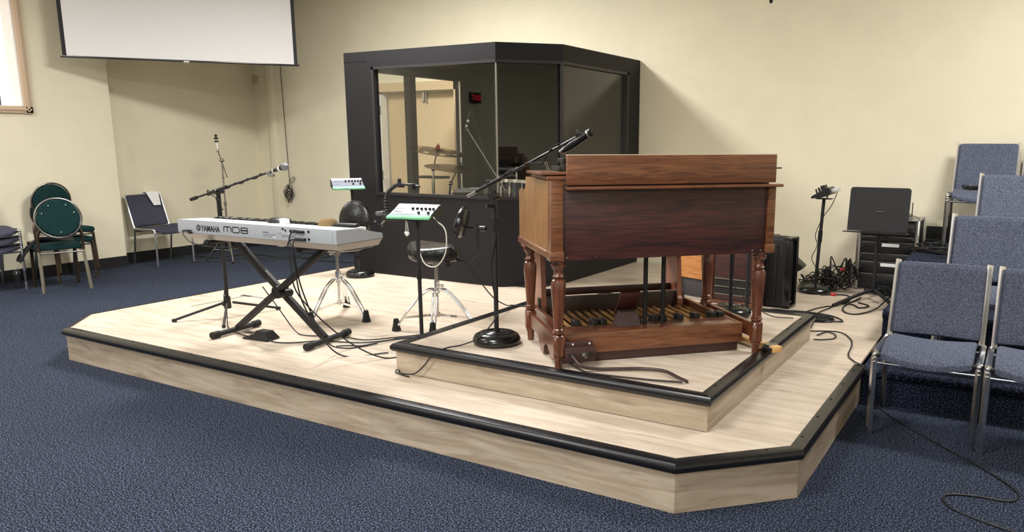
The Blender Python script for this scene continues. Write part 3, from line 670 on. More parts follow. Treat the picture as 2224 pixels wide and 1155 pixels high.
# straight stand behind the organ
t = thing('microphone_stand', 'black round base straight stand behind the right side of the organ', 'microphone stand', (-1.635, 4.99, S2))
MB().lathe(rb, n=36).build('stand_base', BLACKG, t)
MB().cyl((0, 0, .07), (-.01, 0, .62), .013).build('pole', BLACKM, t)
MB().tube(spline([(.012, -.012, .6), (.016, -.01, .45), (.012, -.014, .3), (.014, -.012, .22), (.12, -.02, .12), (.26, .04, .02), (.40, .1, .006)]), .0035).build('stand_cable', CABLE, t)
# ------------------------------------------------------------------ personal mixers on stands
def mixer(parent_label, name, loc, rz, knobs_dark=True):
    m = thing(name, parent_label, 'mixer', loc, rz)
    # wedge: thick at the back (local +y), panel slopes to the front (-y)
    prof = [(-.075, 0), (-.08, .012), (.07, .062), (.085, .055), (.085, .0)]
    mb = MB(); a = [mb.bm.verts.new((-.115, y, z)) for y, z in prof]; b = [mb.bm.verts.new((.115, y, z)) for y, z in prof]
    mb.bm.faces.new(a[::-1]); mb.bm.faces.new(b)
    for i in range(5): mb.bm.faces.new((a[i], a[(i+1) % 5], b[(i+1) % 5], b[i]))
    mb.build('mixer_case', BLACK, m)
    sl = math.atan2(.05, .15); M = Matrix.Translation((0, -.08, .0125)) @ Matrix.Rotation(sl, 4, 'X')
    p = MB(); p.b2((-.112, .002, 0), (.112, .156, .003)); p.build('face_panel', MIXS, m, smooth=False, xf=M)
    p = MB(); p.b2((-.112, .125, .0028), (.112, .156, .004)); p.build('top_strip', mat('mixer top strip', (196, 196, 198), .5), m, smooth=False, xf=M)
    kx = (-.012, .013, .036, .058, .08, .10)
    for i, x in enumerate(kx): MB().cyl((x, .10, .003), (x, .10, .016), .0075, .006, n=12).build('knob', BLACKG, m, xf=M)
    for x in (.038, .09): MB().cyl((x, .055, .003), (x, .055, .016), .0075, .006, n=12).build('knob', BLACKG, m, xf=M)
    q = MB()
    for k in range(8): q.b2((-.1+k*.01, .098, .003), (-.093+k*.01, .104, .0042))
    for k in range(3): q.b2((-.095+k*.013, .06, .003), (-.087+k*.013, .066, .0042))
    for k in range(20): q.b2((-.1+k*.0103, .034, .003), (-.093+k*.0103, .038, .0042))
    q.build('panel_marks', mat('panel print', (70, 72, 82), .5), m, smooth=False, xf=M)
    g = MB(); g.b2((-.116, -.006, -.008), (.116, .028, .0045), bev=.002); g.build('green_tape', GREEN, m, xf=M)
    return m
def mixer_stand(label, loc, hgt, tilt, bs=1.0):
    s = thing('mixer_stand', label, 'stand', loc)
    MB().lathe([(r*bs, z*bs) for r, z in rb], n=36).build('stand_base', BLACKG, s)
    MB().cyl((0, 0, .05), (tilt[0], tilt[1], hgt), .0125).build('pole', BLACKM, s)
    MB().cyl((tilt[0]*.6, tilt[1]*.6, hgt*.55), (tilt[0]*.66, tilt[1]*.66, hgt*.62), .017).build('height_clutch', BLACK, s)
    MB().b2((tilt[0]-.07, tilt[1]-.05, hgt), (tilt[0]+.07, tilt[1]+.05, hgt+.006)).build('tray', BLACKM, s)
    return s
def tilt_thing(m, ax):
    m.rotation_mode = 'XYZ'; m.rotation_euler[0] = ax
mixer_stand('black round base stand for the mixer by the booth corner', (-5.66, 5.58, S1), .86, (-.06, 0))
m = mixer('silver mixer with mint tape beside the booth corner', 'mixer', (-5.73, 5.54, S1+.875), .95); tilt_thing(m, .12); m.scale = (1.3, 1.25, 1.25)
mixer_stand('black round base stand for the mixer near the organ platform', (-3.285, 3.753, S1), .835, (-.005, .0), .72)
m = mixer('silver mixer with mint tape and black flexible arm near the keyboard', 'mixer', (-3.315, 3.76, S1+.852), .2); tilt_thing(m, .10); m.scale = (1.30, 1.1, 1.1)
# flexible phone arm clamped to the near mixer
fa = thing('flexible_arm', 'black segmented flexible phone holder arm clamped beside the near mixer', 'phone holder', (-3.525, 3.78, 1.078))
pth = spline([(-.02, .0, .0), (-.045, 0, .05), (-.045, 0, .11), (-.02, 0, .155), (.03, 0, .19), (.07, 0, .205)], 3)
sg = MB()
for p in pth: sg.sph(p, .0145, n=12)
for a, b in zip(pth, pth[1:]): sg.cyl(a, b, .008, n=8)
sg.build('segmented_neck', BLACKG, fa)
MB().box((-.095, 0, .012), (.07, .045, .03), rot=RY(-.1), bev=.012, seg=3).build('clamp_handle', mat('grey rubber', (90, 90, 96), .5), fa)
MB().b2((-.065, -.025, -.03), (.03, .03, .01), bev=.006).cyl((.02, -.03, .01), (.02, .03, .01), .02).build('clamp_body', BLACK, fa)
MB().tube(spline([(-.06, -.01, -.03), (-.09, -.01, -.06), (-.075, -.01, -.05), (-.05, -.01, -.035)]), .003).build('clamp_wire', CHROMED, fa)
MB().b2((.06, -.012, .185), (.11, .012, .215), bev=.004).box((.145, 0, .205), (.09, .03, .014), bev=.004).cyl((.075, 0, .19), (.075, 0, .24), .012).box((.20, 0, .195), (.015, .05, .04), bev=.004).cyl((.205, 0, .195), (.24, 0, .195), .012, .008).build('phone_clip', BLACK, fa)
# white strings and lead hanging from the mixer
t = thing('white_string', 'short white string with knotted ends hanging under the near mixer', 'string', (-3.385, 3.75, S1+.83))
MB().tube(spline([(.0, 0, .03), (.004, 0, -.03), (.0, 0, -.07)]), .0035).tube(spline([(.0, 0, .03), (.015, 0, -.02), (.02, 0, -.07)]), .0035).build('string_loop', PAPER, t)
MB().sph((.003, 0, -.08), .012).sph((.018, 0, -.082), .011).sph((.01, 0, -.092), .010).build('knot', PAPER, t)
tag(MB().tube(spline([(-3.177, 3.76, 1.104), (-3.141, 3.76, 1.066), (-3.088, 3.76, 1.035), (-3.065, 3.76, 0.985), (-3.072, 3.76, 0.883), (-3.115, 3.76, 0.808), (-3.172, 3.76, 0.774), (-3.246, 3.76, 0.791), (-3.288, 3.76, 0.883), (-3.309, 3.76, 1.073)]), .004).build('white_cable', mat('cream lead', (214, 210, 196), .5)), 'white lead looping down below the near mixer', 'cable')
tag(MB().tube(spline([(-3.17, 3.76, 1.09), (-3.08, 3.76, 1.01), (-3.02, 3.80, .90), (-2.98, 3.95, .70), (-3.0, 4.15, .53), (-3.03, 4.35, .435), (-3.07, 4.49, .405), (-2.9, 4.52, .403)]), .004).build('mixer_cable', CABLE), 'long black lead sloping from the near mixer to the organ platform', 'cable')
# right hand mixer on a stand by the wall
s = thing('mixer_stand', 'black round base stand leaning near the wall right of the organ', 'stand', (-1.535, 7.06, S1))
MB().lathe([(r*1.12, z) for r, z in rb], n=36).build('stand_base', BLACKG, s)
MB().cyl((0, 0, .07), (.03, 0, .83), .0145).build('pole', BLACKM, s)
MB().cyl((.015, 0, .45), (.018, 0, .55), .019).build('height_clutch', BLACK, s)
MB().box((.035, 0, .835), (.13, .10, .006), bev=.002).build('tray', BLACKM, s)
MB().tube(spline([(.11, 0, .93), (.14, -.01, .9), (.10, -.01, .78), (.04, -.02, .68), (-.02, -.02, .52), (.0, -.02, .42), (-.04, -.02, .30), (.03, -.02, .18), (.01, -.02, .10)]), .0035).build('stand_cable', CABLE, s)
m = thing('tilted_mixer', 'black side-on mixer tilted on the stand near the wall', 'mixer', (-1.50, 7.06, S1+.88))
prof = [(-.095, -.04), (-.09, -.02), (.04, .06), (.06, .05), (.07, .0), (-.02, -.035)]
MB().prism(prof, -.11, .11, Matrix.Rotation(PI/2, 4, 'X')).build('mixer_case', BLACK, m)
for x, z in ((-.05, .015), (-.03, .03), (-.01, .045), (.005, .05)): MB().cyl((x, -.08, z-.01), (x-.012, -.08, z+.025), .007).cyl((x, .05, z-.01), (x-.012, .05, z+.025), .007).build('knob', BLACK, m)
MB().box((.09, 0, .035), (.06, .12, .035), rot=RY(-.3), bev=.006).build('plug_cluster', mat('clear plug', (205, 205, 200), .4), m)
MB().cyl((.02, 0, -.04), (.03, 0, .02), .008).build('swivel', CHROMED, m)
# ------------------------------------------------------------------ drum thrones with backrests
def throne(label, loc, feet, seat_c, seat_rz, back_c, back_n, rod, round_seat):
    t = thing('drum_throne', label, 'stool', (loc[0], loc[1], S1))
    O = Vector((loc[0], loc[1], S1)); sc = Vector(seat_c)-O; hz = sc.z
    MB().cyl((0, 0, .10), (0, 0, .33), .0125).build('centre_tube', CHROME, t)
    th = MB(); th.cyl((0, 0, .30), (0, 0, hz-.03), .0105)
    z = .34
    while z < hz-.05: th.cyl((0, 0, z), (0, 0, z+.004), .0128, n=12); z += .008
    th.build('threaded_post', CHROMED, t)
    MB().cyl((0, 0, .285), (0, 0, .345), .021).cyl((0, 0, .26), (0, 0, .28), .024).cyl((.02, 0, .315), (.045, 0, .315), .006).sph((.05, 0, .315), .012).build('height_collar', CHROME, t)
    MB().cyl((0, 0, .085), (0, 0, .115), .022).build('brace_hub', CHROME, t)
    for fx, fy in feet:
        v = Vector((fx, fy, 0))-Vector((loc[0], loc[1], 0)); r = v.length; u = v.normalized(); s_ = Vector((-u.y, u.x, 0))*.013
        P = [u*.02+Vector((0, 0, .285)), u*.06+Vector((0, 0, .283)), u*(r*.42)+Vector((0, 0, .235)), u*(r*.72)+Vector((0, 0, .135)), u*(r*.9)+Vector((0, 0, .06)), u*(r*.97)+Vector((0, 0, .035))]
        lg = MB()
        for q in (1, -1): lg.tube([p+s_*q for p in spline(P, 5)], .0085, n=10)
        lg = lg.build('leg', CHROME, t)
        MB().lathe([(.016, .085), (.02, .07), (.022, .055), (.021, .05), (.026, .035), (.025, .03), (.031, .012), (.033, .0), (.001, .0)], Matrix.Translation(u*r)).build('rubber_foot', RUBBER, lg)
        MB().tube([(0, 0, .10), tuple(u*(r*.84)+Vector((0, 0, .088)))], .01, flat=(.002, .008)).build('leg_brace', CHROME, t)
    MB().cyl((0, 0, hz-.085), (0, 0, hz-.05), .03).cyl((0, 0, hz-.055), (0, 0, hz-.03), .05).b2((-.09, -.03, hz-.052), (.09, .03, hz-.046)).cyl((-.06, 0, hz-.075), (-.03, 0, hz-.07), .006).sph((-.065, 0, hz-.075), .012).build('seat_mount', CHROMED, t)
    M = Matrix.Translation(sc) @ Matrix.Rotation(seat_rz, 4, 'Z')
    if round_seat:
        st_ = MB().lathe([(.001, -.04), (.15, -.04), (.175, -.03), (.185, .0), (.18, .03), (.16, .048), (.10, .055), (.001, .052)], M, 40).build('seat', VINYL, t)
    else:
        def f(u_, v_):
            pass
        mb = MB(); n = 48; rings = []
        def outl(a):
            r_ = .205+.03*math.cos(2*a)-.018*math.cos(a); 
            # saddle: narrow nose at +x
            x = r_*math.cos(a); y = .185*math.sin(a)*(1-.28*max(0, math.cos(a))**1.5)
            return x*.95, y
        for s_, z_ in ((.0, -.045), (.9, -.045), (.97, -.035), (1.0, -.01), (1.0, .018), (.96, .038), (.85, .05), (.5, .047), (.2, .043), (0, .042)):
            ring = []
            for i in range(n):
                a = 2*PI*i/n; x, y = outl(a); dz = 0
                if z_ > .0: dz = .022*(abs(x)/.2)**2*s_-.0
                ring.append(mb.bm.verts.new(M @ Vector((x*max(s_, .01), y*max(s_, .01), z_+dz*s_))))
            rings.append(ring)
        for a_, b_ in zip(rings, rings[1:]):
            for i in range(n): mb.bm.faces.new((a_[i], a_[(i+1) % n], b_[(i+1) % n], b_[i]))
        mb.bm.faces.new(rings[0][::-1]); mb.bm.faces.new(rings[-1])
        st_ = mb.build('seat', VINYL, t)
        text_obj('seat_mark', 'R', .05, PAPER, st_, M @ Matrix.Translation((-.222, .02, -.02)) @ Matrix.Rotation(-PI/2, 4, 'Z') @ Matrix.Rotation(PI/2, 4, 'X'), xs=.8)
    bc = Vector(back_c)-O; nn = Vector(back_n).normalized(); q = nn.to_track_quat('Z', 'Y').to_matrix().to_4x4()
    MB().lathe([(.001, -.03), (.13, -.03), (.15, -.018), (.156, .0), (.15, .018), (.13, .03), (.001, .034)], Matrix.Translation(bc) @ q @ Matrix.Diagonal((rod['r'], rod['h'], 1, 1)), 36).build('backrest', VINYL, t)
    MB().tube(spline([Vector(p)-O for p in rod['path']], 6), .01, flat=(.011, .006)).build('back_rod', BLACKM, t)
    k = Vector(rod['knob'])-O
    MB().cyl(k, k+Vector(rod['kd']), .007).cyl(k+Vector(rod['kd'])*.6, k+Vector(rod['kd']), .018, .018, n=8).build('back_knob', BLACK, t)
    kk = Vector(rod['k2'])-O
    MB().cyl(kk, kk-Vector((0, 0, .05)), .006).cyl(kk-Vector((0, 0, .05)), kk-Vector((0, 0, .03)), .022, n=10).build('under_knob', BLACK, t)
throne('chrome tripod drum throne with round back behind the keyboard', (-4.495, 4.20), ((-4.46, 3.88), (-4.16, 4.14), (-4.68, 4.45)), (-4.46, 4.22, .78), 0, (-4.385, 4.30, .965), (.25, -.95, .1),
       dict(h=.95, r=.86, path=[(-4.42, 4.3, .73), (-4.36, 4.45, .74), (-4.3, 4.46, .82), (-4.28, 4.40, .95)], knob=(-4.28, 4.42, .92), kd=(.0, .06, 0), k2=(-4.28, 4.2, .73)), True)
throne('chrome drum throne with black saddle seat beside the near mixer', (-3.565, 4.25), ((-3.775, 4.045), (-3.47, 4.08), (-3.28, 4.33)), (-3.565, 4.25, .775), -.15, (-3.365, 4.30, 1.0), (-.88, -.47, .25),
       dict(h=.72, r=1.0, path=[(-3.42, 4.27, .735), (-3.30, 4.28, .738), (-3.235, 4.29, .79), (-3.225, 4.30, .90), (-3.23, 4.30, 1.0)], knob=(-3.33, 4.30, .965), kd=(.17, 0, 0), k2=(-3.40, 4.18, .75)), False)
# ------------------------------------------------------------------ cymbal stand without a cymbal
t = thing('cymbal_stand', 'bare chrome cymbal boom stand on the carpet behind the keyboard', 'stand', (-9.0, 6.55, 0))
MB().cyl((0, 0, .12), (0, 0, .75), .0125).cyl((0, 0, .7), (.0, 0, 1.29), .0095).build('pole', CHROMED, t)
MB().cyl((0, 0, .72), (0, 0, .78), .02).cyl((0, 0, 1.08), (0, 0, 1.10), .018).cyl((.0, -.0, 1.09), (.05, -.02, 1.10), .005).sph((0, 0, 1.31), .026).cyl((-.04, 0, 1.31), (.05, 0, 1.31), .009).build('collar', CHROMED, t)
MB().cyl((.16, -.06, 1.10), (-.08, .02, 1.41), .007).build('boom_arm', CHROMED, t)
MB().sph((-.09, .02, 1.43), .022).cyl((-.12, .02, 1.43), (-.05, .02, 1.44), .007).cyl((-.09, .02, 1.43), (-.115, .03, 1.56), .007).build('tilter', CHROME, t)
MB().cyl((-.115, .03, 1.54), (-.117, .03, 1.56), .024).cyl((-.118, .03, 1.575), (-.12, .03, 1.60), .024).cyl((-.12, .03, 1.60), (-.122, .03, 1.64), .012).cyl((-.14, .03, 1.625), (-.10, .03, 1.625), .008).build('cymbal_felt', BLACK, t)
for a in (-.5, 1.7, 3.7):
    lg = MB().tube(spline([(.015*math.cos(a), .015*math.sin(a), .33), (.14*math.cos(a), .14*math.sin(a), .22), (.30*math.cos(a), .30*math.sin(a), .015)]), .008).build('leg', CHROMED, t)
    MB().sph((.30*math.cos(a), .30*math.sin(a), .015), .015).build('rubber_foot', RUBBER, lg)
    MB().cyl((.0, 0, .14), (.2*math.cos(a), .2*math.sin(a), .15), .005).build('leg_brace', CHROMED, t)
# ------------------------------------------------------------------ organ
og = thing('organ', 'brown wooden console organ on turned legs seen from behind', 'organ', (-1.992, 3.321, S2), math.radians(46))
def ob(lo, hi, name, m, parent=None, bev=.003): return MB().b2(lo, hi, bev=bev).build(name, m, parent or og)
bp_ = ob((.012, -.03, .566), (1.150, -.01, .945), 'back_panel', W_DARK)
for x in (.035, .19, 1.02, 1.07, 1.12): 
    MB().cyl((x, -.034, .582), (x, -.028, .582), .007 if x in (.19, 1.02) else .0045, n=12).build('screw', CHROMED if x not in (.19, 1.02) else MAROON, bp_)
ob((-.05, -.045, .612), (.014, .02, .965), 'corner_post', W_RAIL)
ob((-.056, -.052, .566), (.018, .03, .616), 'corner_block', W_RAIL, bev=.006)
ob((1.148, -.045, .612), (1.190, .02, .93), 'corner_post', W_RAIL)
ob((1.142, -.052, .566), (1.196, .03, .616), 'corner_block', W_RAIL, bev=.006)
def side(x0, x1):
    prof = [(.02, .608), (.705, .608), (.705, .868), (.69, .885), (.57, .885), (.545, .90), (.53, .925), (.53, .962), (.02, .962)]
    mb = MB(); a = [mb.bm.verts.new((x0, y, z)) for y, z in prof]; b = [mb.bm.verts.new((x1, y, z)) for y, z in prof]; n = len(prof)
    mb.bm.faces.new(a[::-1]); mb.bm.faces.new(b)
    for i in range(n): mb.bm.faces.new((a[i], a[(i+1) % n], b[(i+1) % n], b[i]))
    mb.build('side_panel', W_SIDE, og, smooth=False)
side(-.046, -.024); side(1.160, 1.182)
ob((-.055, .03, .575), (-.02, .712, .610), 'side_rail', W_RAIL, bev=.006)
ob((1.156, .03, .575), (1.191, .712, .610), 'side_rail', W_RAIL, bev=.006)
ob((-.024, .0, .57), (1.160, .70, .585), 'bottom_board', W_DARK)
ob((-.03, .69, .575), (1.165, .712, .66), 'key_slip', W_RAIL)
ob((-.024, .40, .66), (1.16, .70, .72), 'manual_bed', W_DARK)
for k, (y0, z0) in enumerate(((.52, .72), (.36, .80))):
    m_ = ob((.10, y0, z0), (1.04, y0+.15, z0+.03), 'manual', KEYW)
    mb = MB()
    for i in range(61):
        if (i % 12) in (1, 3, 6, 8, 10): mb.b2((.105+i*.0153, y0+.0, z0+.03), (.114+i*.0153, y0+.09, z0+.042))
    mb.build('black_keys', BLACKG, m_, smooth=False)
ob((-.024, .0, .93), (1.16, .36, .962), 'top_board', W_RAIL)
ob((-.05, .02, .966), (1.18, .36, .985), 'lid_lower', W_RAIL, bev=.005)
ob((-.085, .03, .990), (1.19, .34, 1.004), 'lid', W_RAIL, bev=.004)
# tall rear rail with ledge
ob((.028, -.062, .944), (1.176, -.040, 1.088), 'music_rail', W_RAIL, bev=.004)
ob((.024, -.085, .921), (1.21, -.03, .936), 'ledge', W_RAIL, bev=.004)
ob((.028, -.062, 1.088), (1.176, -.036, 1.092), 'rail_edge', mat('worn rail edge', (214, 190, 160), .4), bev=0)
ob((.032, -.04, .962), (.05, .30, .975), 'rail_bracket', MAROON)
ob((1.17, -.05, 1.015), (1.215, -.035, 1.022), 'rail_peg', MAROON)
ob((.03, .05, 1.006), (.60, .24, 1.05), 'equipment_tray', BLACK, bev=.004) if False else None
lp = [(.001, .0), (.0165, .0), (.019, .05), (.0235, .058), (.0235, .066)]
lp2 = [(.022, .185), (.028, .19), (.028, .198), (.022, .203), (.026, .207), (.0215, .214), (.023, .25), (.028, .33), (.033, .41), (.0345, .445), (.030, .465), (.018, .474), (.026, .48), (.028, .486), (.022, .494), (.020, .51), (.028, .53), (.034, .538), (.034, .548), (.028, .552), (.028, .570)]
for x, y in ((0, 0), (1.134, 0), (0, .6325), (1.134, .6325)):
    T_ = Matrix.Translation((x, y, 0))
    T_ = T_ @ Matrix.Diagonal((1.13, 1.13, 1, 1)); lg = MB().lathe(lp+[(.001, .066)], T_).lathe([(.001, .18)]+lp2, T_, 28).build('leg', W_LEG, og)
    MB().box((x, y, .122), (.06, .06, .125), bev=.012, seg=1).build('leg_block', W_LEG, lg)
for x, sgn in ((0, 1), (1.134, 1)):
    prof = [(.02, .165), (.61, .165), (.61, .085), (.42, .085), (.385, .07), (.355, .03), (.34, .012), (.27, .012), (.265, .05), (.235, .075), (.19, .078), (.15, .06), (.13, .02), (.10, .02), (.02, .06)] if x == 0 else [(.02, .165), (.61, .165), (.61, .085), (.02, .085)]
    mb = MB(); a = [mb.bm.verts.new((x-.012, y, z)) for y, z in prof]; b = [mb.bm.verts.new((x+.012, y, z)) for y, z in prof]; n = len(prof)
    mb.bm.faces.new(a[::-1]); mb.bm.faces.new(b)
    for i in range(n): mb.bm.faces.new((a[i], a[(i+1) % n], b[(i+1) % n], b[i]))
    mb.build('leg_rail', W_LEG, og, smooth=False)
for x in (.552, .658): MB().cyl((x, .2, .155), (x, .2, .575), .0125).build('support_rod', BLACKM, og)
# power box at the left leg
px_ = ob((.026, -.03, .035), (.19, .03, .112), 'power_box', MAROON, bev=.003)
ob((.03, -.006, .10), (.185, .004, .138), 'mounting_plate', MAROON, px_)
for x in (.075, .165): MB().cyl((x, -.009, .125), (x, -.004, .125), .0055, n=10).build('screw', PAPER, px_)
MB().cyl((.168, -.034, .072), (.168, -.02, .072), .014).b2((.045, -.033, .07), (.085, -.029, .078)).build('socket', BLACKM, px_)
MB().cyl((.125, -.045, .075), (.125, -.02, .075), .016).cyl((.13, -.06, .065), (.127, -.04, .072), .010).build('plug', CHROMED, px_)
# pedalboard
pb = thing('pedalboard', 'wooden organ pedalboard with long wood and black pedals on the floor', 'pedals', (-1.992, 3.321, S2), math.radians(46))
def ob2(lo, hi, name, m, parent=None, bev=.003): return MB().b2(lo, hi, bev=bev).build(name, m, parent or pb)
ob2((.06, .07, .05), (1.09, .10, .16), 'front_board', W_RAIL)
ob2((.06, .09, .145), (1.09, .25, .158), 'heel_board', W_LEG)
ob2((.05, .085, .002), (1.07, .13, .05), 'plinth', MAROON)
ob2((1.06, .10, .06), (1.085, .88, .16), 'end_board', W_LEG)
ob2((.065, .10, .06), (.09, .88, .16), 'end_board', W_LEG)
ob2((.09, .80, .04), (1.06, .84, .21), 'rear_board', mat('dark brown board', (52, 34, 28), .4))
ob2((.09, .78, .06), (1.06, .80, .10), 'felt_strip', BLACKM)
ob2((.09, .25, .04), (1.06, .80, .05), 'base_slat', W_DARK)
for i in range(19):
    x = .125+i*.0515; blk = (i % 7) in (1, 3, 4, 6)
    p_ = MB().b2((x-.0105, .26 if not blk else .24, .102), (x+.0105, .80, .122), bev=.005).build('pedal', W_PED, pb)
    if blk: MB().b2((x-.019, .255, .10), (x+.019, .325, .182), bev=.005).build('pedal_cap', BLACK, p_)
# expression shoe
es = thing('swell_pedal', 'dark maroon swell pedal box on the pedalboard heel', 'pedal', (-1.992, 3.321, S2), math.radians(46))
mb = MB(); A = [mb.bm.verts.new(p) for p in ((.385, .16, .159), (.515, .16, .159), (.515, .26, .159), (.385, .26, .159))]; B = [mb.bm.verts.new(p) for p in ((.405, .18, .235), (.50, .18, .235), (.50, .24, .235), (.405, .24, .235))]
mb.bm.faces.new(A[::-1]); mb.bm.faces.new(B)
for i in range(4): mb.bm.faces.new((A[i], A[(i+1) % 4], B[(i+1) % 4], B[i]))
mb.build('pedal_housing', mat('maroon grey', (74, 56, 54), .6), es, smooth=False)
MB().box((.46, .235, .275), (.115, .018, .17), rot=RX(.62), bev=.004).build('pedal_plate', W_DARK, es)
# bench
bn = thing('organ_bench', 'wooden organ bench standing over the pedals behind the organ', 'bench', (-1.992, 3.321, S2), math.radians(46))
for x in (.105, 1.005):
    prof = [(.77, 0), (1.06, 0), (1.06, .16), (1.045, .18), (1.01, .50), (.82, .50), (.785, .18), (.77, .16)]
    mb = MB(); a = [mb.bm.verts.new((x, y, z)) for y, z in prof]; b = [mb.bm.verts.new((x+.03, y, z)) for y, z in prof]; n = len(prof)
    mb.bm.faces.new(a[::-1]); mb.bm.faces.new(b)
    for i in range(n): mb.bm.faces.new((a[i], a[(i+1) % n], b[(i+1) % n], b[i]))
    mb.build('end_panel', W_BENCH, bn, smooth=False)
    ob2((x-.004, .765, .0), (x+.034, .785, .165), 'panel_foot', W_LEG, bn)
MB().b2((.135, .90, .20), (1.005, .92, .245), bev=.003).build('stretcher', W_DARK, bn)
MB().b2((.04, .76, .50), (1.10, 1.07, .53), bev=.008).build('seat_board', W_BENCH, bn)
# equipment on top of the organ
eq = thing('drawbar_controller', 'black control box with slim switches on top of the organ left end', 'controller', (-1.992, 3.321, S2), math.radians(46))
MB().b2((.03, .10, 1.004), (.30, .26, 1.03), bev=.004).b2((.06, .14, 1.045), (.28, .25, 1.07), bev=.006).b2((.1, .18, 1.03), (.2, .22, 1.05)).build('controller_case', BLACK, eq)
sgs = MB()
for x in (-.03, -.02, .055, .065, .10, .11): sgs.cyl((x, .08, 1.004), (x-.02, .08, 1.055), .0025, n=6)
sgs.build('switch_stick', CHROMED, eq)
MB().b2((.06, .135, 1.068), (.24, .145, 1.074)).build('silver_edge', CHROMED, eq)
# loose cables of the organ
tag(MB().tube(spline([(-1.925, 3.345, S2+.07), (-1.86, 3.33, S2+.03), (-1.80, 3.38, S2+.012), (-1.70, 3.44, S2+.012), (-1.60, 3.50, S2+.012), (-1.49, 3.52, S2+.012), (-1.38, 3.45, S2+.012), (-1.318, 3.41, S2+.012)]), .0085, n=10).build('power_cable', mat('brown cable', (62, 48, 44), .35)), 'thick brown mains cable curving from the organ power box', 'cable')
tag(MB().tube(spline([(-1.96, 3.34, S2+.05), (-1.93, 3.36, S2+.02), (-1.86, 3.33, S2+.008), (-1.80, 3.31, S2+.008), (-1.70, 3.32, S2+.008), (-1.60, 3.335, S2+.008), (-1.48, 3.36, S2+.008), (-1.34, 3.40, S2+.008)]), .005).build('thin_cable', mat('dark brown lead', (44, 36, 34), .5)), 'thin dark lead lying in front of the thicker brown organ cable', 'cable')
# wooden stick lying under the right leg
stk = thing('wooden_stick', 'light wooden stick with taped end beside the right organ leg', 'stick', (-1.26, 4.28, S2+.01), math.atan2(-.21, .32))
MB().b2((-.2, -.018, 0), (.10, .018, .028), bev=.004).b2((.09, -.028, -.0), (.21, .03, .034), bev=.004).build('stick_body', W_STICK, stk)
MB().b2((.125, -.034, .004), (.175, .034, .037), bev=.003).build('grey_tape', CHROMED, stk)
MB().b2((.14, -.055, .008), (.20, -.034, .028), bev=.002).build('black_tip', BLACK, stk)
# ------------------------------------------------------------------ speaker cabinets behind the organ
ls = thing('rotary_speaker', 'dark brown rotary speaker cabinet with slots behind the organ', 'speaker', (-2.0, 6.12, S1), -.1)
MB().b2((-.22, 0, .02), (.22, .45, .56), bev=.006).build('cabinet', W_DARK, ls)
MB().b2((-.24, -.015, .0), (.24, .46, .03), bev=.004).build('plinth', W_LEG, ls)
for x_ in (-.235, .17): MB().b2((x_, -.012, .0), (x_+.067, .02, .57), bev=.006).build('corner_trim', W_LEG, ls)
for z in (.08, .145, .21): MB().b2((-.15, -.012, z), (.165, .0, z+.006), bev=.001).build('slot_edge', CHROMED, ls)
for z in (.088, .153): MB().b2((-.15, -.004, z), (.165, .002, z+.05)).build('slot', BLACKM, ls, smooth=False)
ps = thing('plywood_cabinet', 'orange plywood backed amplifier cabinet behind the organ pedals', 'cabinet', (-2.46, 6.30, S1), -.35)
MB().b2((-.16, 0, .16), (.24, .3, .68), bev=.004).build('plywood_back', W_PLY, ps)
MB().b2((-.10, .02, 0), (.23, .3, .16), bev=.004).build('lower_case', mat('grey vinyl', (66, 64, 66), .7), ps)
MB().b2((-.11, -.004, .37), (.10, 0, .42)).build('label_plate', mat('dark label', (50, 58, 50), .6), ps)
MB().b2((-.15, .0, .0), (-.10, .25, .34)).build('amplifier_chassis', BLACK, ps)
MB().sph((-.125, -.02, .16), .03).sph((-.125, -.02, .10), .025).build('valve', CHROMED, ps)
t = thing('straight_stand', 'thin black upright stand pole in front of the brown cabinet', 'stand', (-1.79, 5.86, S1))
MB().cyl((0, 0, .01), (-.0, 0, .62), .016).build('pole', BLACKM, t)
MB().lathe([(.001, 0), (.07, 0), (.07, .012), (.02, .02), (.001, .02)]).build('stand_base', BLACKM, t)
ac = thing('open_case', 'tall black moulded equipment case standing open right of the organ', 'case', (-1.775, 6.20, S1), -.1)
MB().b2((0, 0, .0), (.20, .17, .575), bev=.03, seg=3).build('case_shell', BLACKM, ac)
MB().b2((.03, -.006, .06), (.045, .0, .55), bev=.003).b2((.09, -.012, .05), (.12, .0, .52), bev=.006).b2((.15, -.006, .06), (.165, .0, .55), bev=.003).build('moulded_rib', BLACKM, ac)
fr = MB(); fr.b2((.17, .0, .0), (.235, .17, .03), bev=.01); fr.b2((.17, .0, .545), (.235, .17, .575), bev=.01); fr.b2((.17, 0, .0), (.235, .025, .575), bev=.01); fr.b2((.17, .145, .0), (.235, .17, .575), bev=.01)
fr.build('case_rim', BLACKG, ac)
MB().cyl((.237, .03, .06), (.243, .03, .06), .006).build('rivet', CHROMED, ac)
# black wedge thing behind the case
tag(MB().box((-1.80, 7.35, S1+.22), (.2, .18, .06), rot=RY(.7), bev=.01).box((-1.84, 7.35, S1+.10), (.05, .1, .20), bev=.01).build('speaker_bracket', BLACK), 'black angled bracket leaning by the wall behind the open case', 'bracket')
